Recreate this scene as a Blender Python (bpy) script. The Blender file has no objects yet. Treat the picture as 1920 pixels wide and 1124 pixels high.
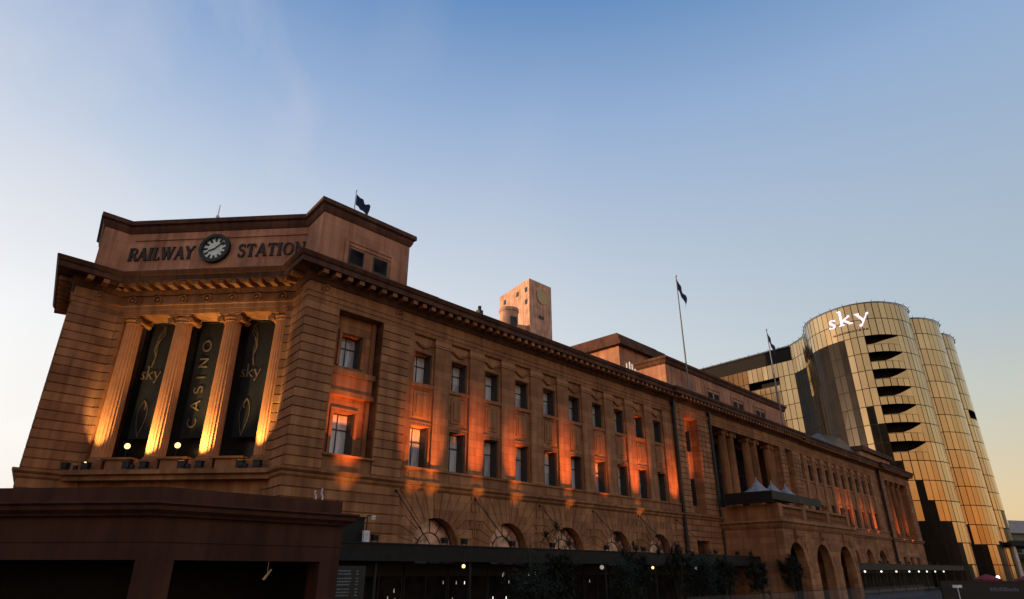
import bpy, math, random
from mathutils import Vector, Matrix
rnd = random.Random(7)
C = bpy.context.scene.collection
R = math.radians
sin, cos, pi = math.sin, math.cos, math.pi

# ------------------------------------------------------------------ frames
# street frame: x runs along the long facade (away from the corner), y into the building
ORG = (-12.359, 34.625); ROT = R(45.8)
DX = (sin(R(44.2)), cos(R(44.2))); DY = (-DX[1], DX[0])
def W(u, v, z=0.0): return (ORG[0] + DX[0]*u + DY[0]*v, ORG[1] + DX[1]*u + DY[1]*v, z)
C1 = (0.264, 2.28); CH = (-0.6371, 0.7708); CN = (-0.7708, -0.6371)   # recess corner, chamfer direction, outward normal
C2 = (C1[0] + CH[0]*11.68, C1[1] + CH[1]*11.68)
PP = (C2[0] - 2.62, C2[1]); SD = (0.179, 0.984)
def ch(k, out=0.0): return (C1[0] + CH[0]*k + CN[0]*out, C1[1] + CH[1]*k + CN[1]*out)
def along(p, d, t): return (p[0] + d[0]*t, p[1] + d[1]*t)

# ------------------------------------------------------------------ materials
def nt(name):
    m = bpy.data.materials.new(name); m.use_nodes = True
    t = m.node_tree; return m, t, t.nodes, t.links, t.nodes['Principled BSDF']
def node(ns, typ, **kw):
    n = ns.new(typ)
    for k, v in kw.items(): setattr(n, k, v)
    return n
def mixc(ns, ls, a, b, fac, bt='MIX'):
    m = ns.new('ShaderNodeMix'); m.data_type = 'RGBA'; m.blend_type = bt
    for s, v in ((m.inputs[6], a), (m.inputs[7], b), (m.inputs[0], fac)):
        if hasattr(v, 'links'): ls.new(v, s)
        elif isinstance(v, tuple): s.default_value = (*v, 1)
        else: s.default_value = v
    return m.outputs[2]
def mathn(ns, ls, op, a, b=None, clamp=False):
    m = ns.new('ShaderNodeMath'); m.operation = op; m.use_clamp = clamp
    for i, v in enumerate((a, b)):
        if v is None: continue
        if hasattr(v, 'links'): ls.new(v, m.inputs[i])
        else: m.inputs[i].default_value = v
    return m.outputs[0]

def stone(name, c1, c2, cm, bw=1.15, bh=0.545, zoff=0.0, rough=0.85, bump=0.5, mort=0.02):
    m, t, ns, ls, b = nt(name)
    tc = ns.new('ShaderNodeTexCoord'); sx = ns.new('ShaderNodeSeparateXYZ'); ls.new(tc.outputs['Object'], sx.inputs[0])
    h = mathn(ns, ls, 'SUBTRACT', sx.outputs[0], sx.outputs[1])
    z = mathn(ns, ls, 'ADD', sx.outputs[2], zoff)
    cx = ns.new('ShaderNodeCombineXYZ'); ls.new(h, cx.inputs[0]); ls.new(z, cx.inputs[1])
    br = ns.new('ShaderNodeTexBrick'); ls.new(cx.outputs[0], br.inputs['Vector'])
    br.inputs['Color1'].default_value = (*c1, 1); br.inputs['Color2'].default_value = (*c2, 1)
    br.inputs['Mortar'].default_value = (*cm, 1); br.inputs['Scale'].default_value = 1
    br.inputs['Mortar Size'].default_value = mort; br.inputs['Mortar Smooth'].default_value = 0.3
    br.inputs['Brick Width'].default_value = bw; br.inputs['Row Height'].default_value = bh; br.inputs['Bias'].default_value = -0.1
    n1 = ns.new('ShaderNodeTexNoise'); n1.inputs['Scale'].default_value = 0.45; n1.inputs['Detail'].default_value = 6; ls.new(tc.outputs['Object'], n1.inputs['Vector'])
    r1 = ns.new('ShaderNodeValToRGB'); r1.color_ramp.elements[0].position = .32; r1.color_ramp.elements[0].color = (.62, .58, .56, 1)
    r1.color_ramp.elements[1].position = .68; r1.color_ramp.elements[1].color = (1.12, 1.1, 1.06, 1); ls.new(n1.outputs[0], r1.inputs[0])
    col = mixc(ns, ls, br.outputs['Color'], r1.outputs[0], 0.8, 'MULTIPLY')
    mp = ns.new('ShaderNodeMapping'); mp.inputs['Scale'].default_value = (2.2, 2.2, 0.16); ls.new(tc.outputs['Object'], mp.inputs[0])
    n2 = ns.new('ShaderNodeTexNoise'); n2.inputs['Scale'].default_value = 1; n2.inputs['Detail'].default_value = 5; ls.new(mp.outputs[0], n2.inputs['Vector'])
    r2 = ns.new('ShaderNodeValToRGB'); r2.color_ramp.elements[0].position = .35; r2.color_ramp.elements[0].color = (.6, .55, .52, 1)
    r2.color_ramp.elements[1].position = .6; r2.color_ramp.elements[1].color = (1, 1, 1, 1); ls.new(n2.outputs[0], r2.inputs[0])
    col = mixc(ns, ls, col, r2.outputs[0], 0.8, 'MULTIPLY')
    ls.new(col, b.inputs['Base Color']); b.inputs['Roughness'].default_value = rough
    b.inputs['Specular IOR Level'].default_value = 0.25
    n3 = ns.new('ShaderNodeTexNoise'); n3.inputs['Scale'].default_value = 9; n3.inputs['Detail'].default_value = 5; ls.new(tc.outputs['Object'], n3.inputs['Vector'])
    hh = mathn(ns, ls, 'MULTIPLY', br.outputs['Fac'], -1.0); h2 = mathn(ns, ls, 'MULTIPLY', n3.outputs[0], 0.35)
    hs = mathn(ns, ls, 'ADD', hh, h2)
    bp = ns.new('ShaderNodeBump'); bp.inputs['Strength'].default_value = bump; bp.inputs['Distance'].default_value = 0.05
    ls.new(hs, bp.inputs['Height']); ls.new(bp.outputs[0], b.inputs['Normal'])
    return m

def plain(name, col, rough=0.6, metal=0.0, var=0.25, scale=3.0, spec=0.4, bump=0.0):
    m, t, ns, ls, b = nt(name)
    tc = ns.new('ShaderNodeTexCoord')
    n1 = ns.new('ShaderNodeTexNoise'); n1.inputs['Scale'].default_value = scale; n1.inputs['Detail'].default_value = 5; ls.new(tc.outputs['Object'], n1.inputs['Vector'])
    a = tuple(c*(1-var) for c in col); c2 = tuple(min(1, c*(1+var)) for c in col)
    r = ns.new('ShaderNodeValToRGB'); r.color_ramp.elements[0].position = .3; r.color_ramp.elements[1].position = .7
    r.color_ramp.elements[0].color = (*a, 1); r.color_ramp.elements[1].color = (*c2, 1); ls.new(n1.outputs[0], r.inputs[0])
    ls.new(r.outputs[0], b.inputs['Base Color']); b.inputs['Roughness'].default_value = rough; b.inputs['Metallic'].default_value = metal
    b.inputs['Specular IOR Level'].default_value = spec
    if bump:
        bp = ns.new('ShaderNodeBump'); bp.inputs['Strength'].default_value = bump; bp.inputs['Distance'].default_value = 0.03
        ls.new(n1.outputs[0], bp.inputs['Height']); ls.new(bp.outputs[0], b.inputs['Normal'])
    return m
def emis(name, col, s):
    m, t, ns, ls, b = nt(name)
    b.inputs['Base Color'].default_value = (*col, 1); b.inputs['Emission Color'].default_value = (*col, 1); b.inputs['Emission Strength'].default_value = s
    return m

M = {}
M['stone'] = stone('sandstone', (.50, .24, .108), (.31, .14, .062), (.19, .078, .038), zoff=-.115, bump=.25, bw=1.75, mort=.009)
M['shaft'] = plain('column_sandstone', (.55, .24, .10), .85, 0, .12, 2.0, .25, .15)
M['trim'] = stone('sandstone_trim', (.43, .205, .09), (.32, .145, .065), (.2, .08, .04), bw=2.3, bh=4.0, bump=.25, mort=.012)
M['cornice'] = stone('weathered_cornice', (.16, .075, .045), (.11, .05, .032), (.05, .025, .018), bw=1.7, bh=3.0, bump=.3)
M['attic'] = stone('attic_stone', (.62, .31, .185), (.54, .26, .15), (.38, .18, .10), bw=1.5, bh=.75, bump=.25, mort=.01)
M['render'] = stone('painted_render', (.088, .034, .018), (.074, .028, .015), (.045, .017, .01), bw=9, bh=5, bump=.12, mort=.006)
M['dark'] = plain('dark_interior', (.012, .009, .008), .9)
M['metal'] = plain('charcoal_metal', (.016, .015, .013), .6, .0, spec=.2)
M['black'] = plain('black_metal', (.014, .014, .014), .5)
M['steel'] = plain('pale_steel', (.55, .55, .56), .4, .6)
M['white'] = plain('white_paint', (.75, .74, .72), .6)
M['frame'] = plain('window_frame_paint', (.05, .045, .04), .5)
M['letter'] = plain('bronze_letter', (.028, .016, .012), .5, .3)
M['banner'] = plain('black_banner_cloth', (.008, .009, .010), .75, 0, .3, 1.2)
M['gilt'] = plain('dull_gold_print', (.17, .12, .06), .5, .2, .2, 4)
M['flagblue'] = plain('navy_flag_cloth', (.012, .02, .06), .8)
M['red'] = plain('red_canvas', (.25, .02, .02), .7)
M['canvas'] = plain('grey_white_canvas', (.30, .30, .31), .8)
M['asphalt'] = plain('asphalt', (.045, .045, .048), .85, 0, .3, 1.5, bump=.3)
M['pave'] = plain('paving', (.05, .047, .043), .8, 0, .25, 1.0)
M['leaf'] = plain('dark_leaf', (.012, .020, .008), .8, 0, .5, 5)
M['bark'] = plain('bark', (.06, .045, .03), .9, 0, .3, 8)
M['slate'] = plain('dark_roof_glazing', (.05, .055, .055), .3, .2)
M['clockface'] = plain('opal_clock_glass', (.80, .88, .78), .5, 0, .12, 3)
M['warm'] = emis('warm_lamp', (1, .68, .24), 2.2)
M['cool'] = emis('white_lamp', (1, .95, .85), 1.6)
M['dim'] = emis('dim_lamp', (1, .85, .75), 0.28)
M['signlight'] = emis('white_sign_light', (.82, .76, 1.0), .85)
M['pole'] = plain('grey_painted_pole', (.20, .21, .23), .6)
M['lens'] = plain('lamp_lens', (.4, .3, .2), .2)
M['brick'] = stone('pale_brick', (.80, .50, .35), (.70, .43, .29), (.58, .36, .25), bw=3.2, bh=3.3, bump=.1, mort=.03)
M['logo'] = plain('pale_yellow_disc', (.55, .42, .20), .6)

def glass(name, c0, c1, rough=.12, scale=.7, spec=.7):
    m, t, ns, ls, b = nt(name)
    tc = ns.new('ShaderNodeTexCoord'); oi = ns.new('ShaderNodeObjectInfo')
    ad = ns.new('ShaderNodeVectorMath'); ad.operation = 'ADD'; ls.new(tc.outputs['Object'], ad.inputs[0])
    ml = mathn(ns, ls, 'MULTIPLY', oi.outputs['Random'], 60.0); ls.new(ml, ad.inputs[1])
    n1 = ns.new('ShaderNodeTexNoise'); n1.inputs['Scale'].default_value = scale; n1.inputs['Detail'].default_value = 3; ls.new(ad.outputs[0], n1.inputs['Vector'])
    r = ns.new('ShaderNodeValToRGB'); r.color_ramp.elements[0].position = .35; r.color_ramp.elements[1].position = .62
    r.color_ramp.elements[0].color = (*c0, 1); r.color_ramp.elements[1].color = (*c1, 1); ls.new(n1.outputs[0], r.inputs[0])
    ls.new(r.outputs[0], b.inputs['Base Color']); b.inputs['Roughness'].default_value = rough; b.inputs['Specular IOR Level'].default_value = spec
    return m
def panemat():
    m, t, ns, ls, b = nt('window_glass_with_blinds')
    tc = ns.new('ShaderNodeTexCoord'); oi = ns.new('ShaderNodeObjectInfo'); sx = ns.new('ShaderNodeSeparateXYZ'); ls.new(tc.outputs['Object'], sx.inputs[0])
    th_ = mathn(ns, ls, 'MULTIPLY', oi.outputs['Random'], 2.6)
    up = mathn(ns, ls, 'GREATER_THAN', sx.outputs[2], th_)
    wv = ns.new('ShaderNodeTexNoise'); mp = ns.new('ShaderNodeMapping'); mp.inputs['Scale'].default_value = (6, 1, .5); ls.new(tc.outputs['Object'], mp.inputs[0]); ls.new(mp.outputs[0], wv.inputs['Vector']); wv.inputs['Scale'].default_value = 1.2
    a = ramp0(ns, ls, wv.outputs[0], (.26, .26, .28), (.58, .57, .58)); c = ramp0(ns, ls, wv.outputs[0], (.55, .54, .54), (.78, .76, .75))
    ls.new(mixc(ns, ls, a, c, up), b.inputs['Base Color']); b.inputs['Roughness'].default_value = .1; b.inputs['Specular IOR Level'].default_value = .7
    return m
def ramp0(ns, ls, src, c0, c1):
    r = ns.new('ShaderNodeValToRGB'); r.color_ramp.elements[0].position = .35; r.color_ramp.elements[1].position = .62
    r.color_ramp.elements[0].color = (*c0, 1); r.color_ramp.elements[1].color = (*c1, 1); ls.new(src, r.inputs[0]); return r.outputs[0]
M['pane'] = panemat()
M['darkpane'] = glass('dark_glass', (.008, .008, .01), (.03, .025, .022), .25, 1.0, .3)
M['archpane'] = glass('arch_glass_pink_reflections', (.06, .03, .025), (.75, .36, .27), .1, 1.5)  # pink patches in the base colour stand for reflections
M['void'] = glass('shadowed_glass', (.01, .009, .009), (.03, .026, .024), .6, 1.0, .03)

def goldmat():
    m, t, ns, ls, b = nt('gold_mirror_glass')
    at = ns.new('ShaderNodeAttribute'); at.attribute_name = 'var'
    r = ns.new('ShaderNodeValToRGB'); e = r.color_ramp.elements
    e[0].position = 0; e[0].color = (.42, .26, .12, 1); e[1].position = 1; e[1].color = (.80, .57, .30, 1)
    e.new(.5).color = (.62, .42, .21, 1)
    ls.new(at.outputs['Fac'], r.inputs[0])
    tc = ns.new('ShaderNodeTexCoord'); n1 = ns.new('ShaderNodeTexNoise'); n1.inputs['Scale'].default_value = .25; n1.inputs['Detail'].default_value = 4
    ls.new(tc.outputs['Object'], n1.inputs['Vector'])
    r2 = ns.new('ShaderNodeValToRGB'); r2.color_ramp.elements[0].color = (.7, .66, .62, 1); r2.color_ramp.elements[1].color = (1, 1, 1, 1); ls.new(n1.outputs[0], r2.inputs[0])
    col = mixc(ns, ls, r.outputs[0], r2.outputs[0], .7, 'MULTIPLY')
    ls.new(col, b.inputs['Base Color']); b.inputs['Metallic'].default_value = .92; b.inputs['Roughness'].default_value = .14
    return m
M['gold'] = goldmat()
M['bronze'] = plain('bronze_louvre', (.13, .085, .055), .5, .3)
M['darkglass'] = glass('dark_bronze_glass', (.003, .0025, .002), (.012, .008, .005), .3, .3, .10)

# ------------------------------------------------------------------ mesh builder
class MB:
    def __init__(s): s.v = []; s.f = []; s.mi = []; s.cur = 0; s.var = None; s.smooth = []; s.sm = False
    def add(s, vs, fs):
        o = len(s.v); s.v += [tuple(p) for p in vs]
        for f in fs: s.f.append(tuple(i + o for i in f)); s.mi.append(s.cur); s.smooth.append(s.sm)
    def box(s, x0, x1, y0, y1, z0, z1):
        s.add([(x0,y0,z0),(x1,y0,z0),(x1,y1,z0),(x0,y1,z0),(x0,y0,z1),(x1,y0,z1),(x1,y1,z1),(x0,y1,z1)],
              [(3,2,1,0),(4,5,6,7),(0,1,5,4),(1,2,6,5),(2,3,7,6),(3,0,4,7)])
    def obox(s, p, d, n, a0, a1, b0, b1, z0, z1):   # oriented box: d along, n outward
        q = [(p[0]+d[0]*a+n[0]*b, p[1]+d[1]*a+n[1]*b) for a, b in ((a0,b0),(a1,b0),(a1,b1),(a0,b1))]
        s.prism(q, z0, z1)
    def prism(s, poly, z0, z1):
        a = sum(poly[i][0]*poly[(i+1)%len(poly)][1]-poly[(i+1)%len(poly)][0]*poly[i][1] for i in range(len(poly)))
        if a < 0: poly = poly[::-1]
        n = len(poly)
        s.add([(x,y,z0) for x,y in poly]+[(x,y,z1) for x,y in poly],
              [tuple(range(n-1,-1,-1)), tuple(range(n,2*n))]+[(i,(i+1)%n,n+(i+1)%n,n+i) for i in range(n)])
    def quad(s, a, b, c, d): s.add([a,b,c,d], [(0,1,2,3)])
    def cyl(s, p0, p1, r0, r1=None, n=10, caps=True):
        r1 = r0 if r1 is None else r1
        p0 = Vector(p0); p1 = Vector(p1); d = (p1-p0).normalized()
        a = d.orthogonal().normalized(); b = d.cross(a)
        vs = [p0+(a*cos(2*pi*i/n)+b*sin(2*pi*i/n))*r0 for i in range(n)]+[p1+(a*cos(2*pi*i/n)+b*sin(2*pi*i/n))*r1 for i in range(n)]
        fs = [(i,(i+1)%n,n+(i+1)%n,n+i) for i in range(n)]
        if caps: fs += [tuple(range(n-1,-1,-1)), tuple(range(n,2*n))]
        s.add(vs, fs)
    def lathe(s, x, y, prof, n=16, flute=0, fd=0.0):
        vs = []; m = len(prof)
        for r, z in prof:
            for i in range(n):
                a = 2*pi*i/n; rr = r - (fd*abs(sin(a*flute/2))**0.7 if flute else 0)
                vs.append((x+rr*cos(a), y+rr*sin(a), z))
        fs = [(j*n+i, j*n+(i+1)%n, (j+1)*n+(i+1)%n, (j+1)*n+i) for j in range(m-1) for i in range(n)]
        fs += [tuple(range(n-1,-1,-1)), tuple(range((m-1)*n, m*n))]
        s.add(vs, fs)
    def sphere(s, x, y, z, r, n=10, m=7):
        s.lathe(x, y, [(max(1e-3, r*sin(pi*j/m)), z - r*cos(pi*j/m)) for j in range(m+1)], n)
    def sweep(s, path, prof, offs=None, endcaps=True):
        # path: 2D points, outward = left of travel; prof: list of (out, z), closed loop
        rows = []
        for o, z in prof:
            pts = offset_path(path, o if offs is None else [o+q for q in offs]); rows.append([(p[0], p[1], z) for p in pts])
        n = len(path); m = len(prof); vs = [rows[j][i] for i in range(n) for j in range(m)]
        fs = [(i*m+j, (i+1)*m+j, (i+1)*m+(j+1)%m, i*m+(j+1)%m) for i in range(n-1) for j in range(m)]
        if endcaps: fs += [tuple(range(m)), tuple(range((n-1)*m+m-1, (n-1)*m-1, -1))]
        s.add(vs, fs)
    def wall(s, u0, u1, z0, z1, v, holes, depth):
        us = sorted(set([u0,u1]+[h[0] for h in holes]+[h[1] for h in holes])); zs = sorted(set([z0,z1]+[h[2] for h in holes]+[h[3] for h in holes]))
        us = [u for u in us if u0-1e-6 <= u <= u1+1e-6]; zs = [z for z in zs if z0-1e-6 <= z <= z1+1e-6]
        for i in range(len(us)-1):
            for j in range(len(zs)-1):
                cu = (us[i]+us[i+1])/2; cz = (zs[j]+zs[j+1])/2
                if any(h[0]<cu<h[1] and h[2]<cz<h[3] for h in holes): continue
                s.quad((us[i],v,zs[j]),(us[i+1],v,zs[j]),(us[i+1],v,zs[j+1]),(us[i],v,zs[j+1]))
        for a,b,c,d in holes:
            w = v+depth
            s.quad((a,v,c),(a,v,d),(a,w,d),(a,w,c)); s.quad((b,v,c),(b,w,c),(b,w,d),(b,v,d))
            s.quad((a,v,d),(b,v,d),(b,w,d),(a,w,d)); s.quad((a,v,c),(a,w,c),(b,w,c),(b,v,c))
    def archwall(s, u0, u1, z0, z1, uc, r, zs, v, depth, n=20):
        s.quad((u0,v,z0),(uc-r,v,z0),(uc-r,v,z1),(u0,v,z1)); s.quad((uc+r,v,z0),(u1,v,z0),(u1,v,z1),(uc+r,v,z1))
        pts = [(uc-r*cos(pi*i/n), zs+r*sin(pi*i/n)) for i in range(n+1)]
        for (a,b),(c,d) in zip(pts, pts[1:]):
            s.quad((a,v,b),(c,v,d),(c,v,z1),(a,v,z1)); s.quad((a,v,b),(a,v+depth,b),(c,v+depth,d),(c,v,d))
        for x in (uc-r, uc+r): s.quad((x,v,z0),(x,v+depth,z0),(x,v+depth,zs),(x,v,zs))
    def build(s, name, mats, parent=None, origin=(0,0,0), frame='S', bevel=0):
        me = bpy.data.meshes.new(name)
        me.from_pydata([(x-origin[0], y-origin[1], z-origin[2]) for x,y,z in s.v], [], s.f)
        for m in (mats if isinstance(mats, list) else [mats]): me.materials.append(M[m] if isinstance(m, str) else m)
        me.polygons.foreach_set('material_index', s.mi); me.polygons.foreach_set('use_smooth', s.smooth)
        if s.var:
            at = me.attributes.new('var', 'FLOAT', 'FACE'); at.data.foreach_set('value', s.var)
        me.update(); o = bpy.data.objects.new(name, me); C.objects.link(o)
        if parent: o.parent = parent
        else: place(o, origin, frame)
        if bevel:
            b = o.modifiers.new('edge', 'BEVEL'); b.width = bevel; b.segments = 2; b.limit_method = 'ANGLE'
        return o
def place(o, origin, frame='S'):
    if frame == 'S': o.location = W(*origin); o.rotation_euler = (0, 0, ROT)
    else: o.location = origin
def offset_path(path, o):
    n = len(path); offs = o if isinstance(o, list) else [o]*(n-1); ln = []
    for i in range(n-1):
        a, b = path[i], path[i+1]; dx, dy = b[0]-a[0], b[1]-a[1]; L = math.hypot(dx, dy); dx/=L; dy/=L
        ln.append(((a[0]-dy*offs[i], a[1]+dx*offs[i]), (dx, dy), (b[0]-dy*offs[i], b[1]+dx*offs[i])))
    out = [ln[0][0]]
    for i in range(1, n-1):
        p, d, e = ln[i-1]; q, g, _ = ln[i]; det = d[0]*(-g[1])+g[0]*d[1]
        if abs(det) < 1e-6: out.append(q); continue
        rx, ry = q[0]-p[0], q[1]-p[1]; t = (rx*(-g[1])+g[0]*ry)/det
        out.append((p[0]+d[0]*t, p[1]+d[1]*t))
    out.append(ln[-1][2]); return out

def meta(o, label=None, cat=None, group=None, kind=None):
    if label: o['label'] = label
    if cat: o['category'] = cat
    if group: o['group'] = group
    if kind: o['kind'] = kind
    return o
def thing(name, label, cat, origin=(0,0,0), group=None, frame='S'):
    o = bpy.data.objects.new(name, None); C.objects.link(o); o.empty_display_size = .2
    place(o, origin, frame); return meta(o, label, cat, group)
def kids(o): return [c for c in o.children]
def dup(root, loc=None, label=None, parent=None):
    def cp(o, par):
        c = o.copy(); C.objects.link(c); c.parent = par
        for k in list(o.children): cp(k, c)
        return c
    r = cp(root, parent)
    if loc is not None: r.location = loc
    if label: r['label'] = label
    return r
Z0 = (0, 0, 0)

# ------------------------------------------------------------------ stroke lettering
def arc(cx, cy, rx, ry, a0, a1, n=14): return [(cx+rx*cos(R(a0+(a1-a0)*i/n)), cy+ry*sin(R(a0+(a1-a0)*i/n))) for i in range(n+1)]
TK, TN = .2, .10
def sf(x, y, w=.34): return ([(x-w/2, y), (x+w/2, y)], .05)
GL = {
 'R': (.78, [([(.16,0),(.16,1)],TK), ([(.16,.97),(.42,.97)],TN), (arc(.42,.74,.24,.23,90,-90),.13), ([(.16,.51),(.42,.51)],TN), ([(.4,.5),(.74,.02)],TK), sf(.16,.02), sf(.1,.98,.2), sf(.76,.02,.2)]),
 'A': (.86, [([(.08,0),(.42,1)],TN), ([(.40,1),(.74,0)],TK), ([(.2,.34),(.64,.34)],.06), sf(.08,.02,.26), sf(.74,.02,.3)]),
 'I': (.38, [([(.18,0),(.18,1)],TK), sf(.18,.02,.36), sf(.18,.98,.36)]),
 'L': (.66, [([(.16,0),(.16,1)],TK), ([(.1,.03),(.58,.03)],TN), ([(.58,0),(.6,.24)],.06), sf(.16,.98)]),
 'W': (1.2, [([(.08,1),(.34,0)],TK), ([(.34,0),(.58,1)],TN), ([(.56,1),(.82,0)],TK), ([(.82,0),(1.08,1)],TN), sf(.1,.98,.3), sf(.57,.98,.3), sf(1.08,.98,.26)]),
 'Y': (.8, [([(.06,1),(.38,.48)],TK), ([(.72,1),(.38,.48)],TN), ([(.38,.5),(.38,0)],TK), sf(.38,.02), sf(.08,.98,.28), sf(.72,.98,.24)]),
 'S': (.64, [(arc(.32,.74,.21,.23,30,270),.13), (arc(.32,.27,.22,.25,90,-150),.15), ([(.52,.98),(.52,.74)],.05), ([(.1,.02),(.1,.28)],.05)]),
 'T': (.74, [([(.36,0),(.36,1)],TK), ([(.04,.96),(.68,.96)],TN), ([(.05,1),(.03,.74)],.06), ([(.67,1),(.69,.74)],.06), sf(.36,.02)]),
 'O': (.88, [(arc(.43,.5,.34,.46,60,-60),.14), (arc(.43,.5,.34,.46,240,120),.14), (arc(.43,.5,.34,.46,130,50),.07), (arc(.43,.5,.34,.46,-50,-130),.07)]),
 'N': (.86, [([(.14,0),(.14,1)],TN), ([(.1,1),(.7,0)],TK), ([(.7,0),(.7,1)],TN), sf(.14,.02,.26), sf(.1,.98,.24), sf(.7,.98,.28)])}
GT = {  # thin sans for the hanging banner
 'C': (.85, [(arc(.45,.5,.38,.46,45,315,18),.1)]), 'A': (.9, [([(.05,0),(.43,1)],.1),([(.43,1),(.81,0)],.1),([(.19,.32),(.67,.32)],.09)]),
 'S': (.72, [(arc(.34,.74,.24,.22,35,260),.1),(arc(.34,.27,.26,.24,100,-145),.1)]), 'I': (.3, [([(.12,0),(.12,1)],.1)]),
 'N': (.9, [([(.1,0),(.1,1)],.1),([(.1,.97),(.75,.03)],.1),([(.75,0),(.75,1)],.1)]), 'O': (1.0, [(arc(.48,.5,.42,.46,0,360,24),.1)])}
GS = {  # broken high-contrast lower case of the casino mark
 's': (.55, [(arc(.25,.42,.13,.12,60,230,8),.075), ([(.12,.42),(.40,.14)],.14), (arc(.27,.14,.13,.12,40,-130,8),.075), (arc(.42,.5,.03,.03,0,360,8),.06), (arc(.09,.07,.03,.03,0,360,8),.06)]),
 'k': (.72, [([(.12,.0),(.12,1.0)],.14), ([(.17,.28),(.5,.5)],.075), ([(.26,.32),(.58,.02)],.14), (arc(.54,.53,.035,.035,0,360,8),.07), sf(.12,.02,.28), sf(.6,.02,.22), sf(.07,.98,.16)]),
 'y': (.72, [([(.08,.55),(.38,.06)],.14), ([(.60,.53),(.26,-.2)],.07), (arc(.62,.53,.035,.035,0,360,8),.07), (arc(.2,-.24,.045,.045,0,360,8),.08), sf(.1,.55,.26)])}
def ribbon(mb, pts, w, place2, t0, t1):
    """flat stroke given extruded thickness; place2(x, y, t) gives the 3D point"""
    n = len(pts); L = []; Rr = []
    for i in range(n):
        a = pts[max(0,i-1)]; b = pts[min(n-1,i+1)]; dx, dy = b[0]-a[0], b[1]-a[1]; l = math.hypot(dx,dy) or 1
        nx, ny = -dy/l*w/2, dx/l*w/2; L.append((pts[i][0]+nx, pts[i][1]+ny)); Rr.append((pts[i][0]-nx, pts[i][1]-ny))
    vs = []
    for i in range(n): vs += [place2(*L[i], t0), place2(*Rr[i], t0), place2(*L[i], t1), place2(*Rr[i], t1)]
    fs = []
    for i in range(n-1):
        a = 4*i; b = a+4; fs += [(a+2,a+3,b+3,b+2), (a,b,b+1,a+1), (a,a+2,b+2,b), (a+1,b+1,b+3,a+3)]
    fs += [(0,1,3,2), (4*n-4,4*n-2,4*n-1,4*n-3)]
    mb.add(vs, fs)
def text(mb, s, font, x, y, h, place2, t0, t1, sp=.1, track=None, xs=1.0):
    for i, c in enumerate(s):
        w, strokes = font[c]
        for j, (pts, wd) in enumerate(strokes):
            ribbon(mb, [(x+p[0]*h*xs, y+p[1]*h) for p in pts], wd*h, place2, t0, t1+j*.004)
        x += (w+sp)*h*xs if track is None else track
    return x
def textw(s, font, h, sp=.1, xs=1.0): return sum((font[c][0]+sp)*h*xs for c in s)

# ================================================================== SETTING
m = MB(); m.box(-900, 1500, -600, 1900, -.6, -.004); meta(m.build('ground', 'asphalt', frame='W'), kind='structure')
m = MB(); m.box(-60, 190, -9.5, 60, -.5, .13); m.cur = 0; meta(m.build('pavement', 'pave'), kind='structure')
m = MB(); m.box(-200, 400, -24, -9.8, -.3, .0); meta(m.build('road', 'asphalt'), kind='structure')

# ================================================================== RAILWAY STATION
ST = thing('railway_station', 'long red sandstone railway station with clock, colonnades and dark bracketed cornice', 'building')
def part(mb, name, mat, par=None, **k): return mb.build(name, mat, par or ST, **k)
LEN = 129.6
PATH = [(LEN, 0), (0, 0), C1, C2, PP, along(PP, SD, 9)]
HW = .75         # half of a window
BAYS = [9.1+3.3*i for i in range(10)] + [75.6+3.3*i for i in range(10)]

# --- walls
w = MB()
UPW = (14.75, 16.9); LOW = (9.2, 11.85)
for g0, g1, bs in ((7.7, 41.8, BAYS[:10]), (74.5, 110.6, BAYS[10:])):
    holes = []
    for b in bs: holes += [(b-HW, b+HW, *UPW), (b-HW, b+HW, *LOW)]
    w.wall(g0, g1, 8.2, 18.2, .22, holes, .85)
    # arcade storey
    us = [bs[0]+1.65+6.6*i for i in range(5)]; edges = [g0]+[(us[i]+us[i+1])/2 for i in range(4)]+[g1]
    for i, uc in enumerate(us): w.archwall(edges[i], edges[i+1], .1, 7.8, uc, 1.85, 4.3, 0, 1.0)
    ztop = 7.71; ch0 = .545
    for i, uc in enumerate(us):
        # voussoirs
        nv = 15; ro = 3.25
        for j in range(nv):
            a0 = pi*j/nv + .013; a1 = pi*(j+1)/nv - .013
            def lim(a):
                rr = ro
                if sin(a) > .01: rr = min(9, (ztop-4.3)/sin(a))
                return min(rr, ro if abs(cos(a)) > .72 else rr)
            q = [(1.86, a0), (1.86, a1), (lim(a1), a1), (lim(a0), a0)]
            pv = [(uc-r_*cos(a), 4.3+r_*sin(a)) for r_, a in q]
            vs = [(x, -.05, z) for x, z in pv] + [(x, .0, z) for x, z in pv]
            w.add(vs, [(0,1,2,3), (7,6,5,4), (0,4,5,1), (1,5,6,2), (2,6,7,3), (3,7,4,0)])
        # coursed slabs on both sides of the fan
        z = 7.745
        while z > .6:
            za = z-ch0+.05; zm = (za+z)/2-4.3
            x = 3.3 if zm <= 0 else max(1.9, min(3.3, math.sqrt(max(0, ro*ro-zm*zm)))+.06) if zm < 2.3 else abs(zm/math.tan(R(44)))+.1
            if zm > 2.3: x = min(3.3, 3.0)
            for a, b in ((edges[i]+(.0 if i == 0 else .03), uc-x), (uc+x, edges[i+1]-.03)):
                if b-a > .1: w.box(a, b, -.075, .0, max(.15, za), min(z, 7.71))
            z -= ch0
# rusticated blocks and portico walls
def courses(path, z0, z1, t=.085, h=.545, offs=None):
    z = z1
    while z > z0+.2:
        za = max(z0, z-h+.055); w.sweep(path, [(0, za), (0, z), (t, z-.012), (t, za+.012)], offs); z -= h
def rustic(u0, u1, z0, z1, v=0.0): courses([(u1, v), (u0, v)], z0, z1)
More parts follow.
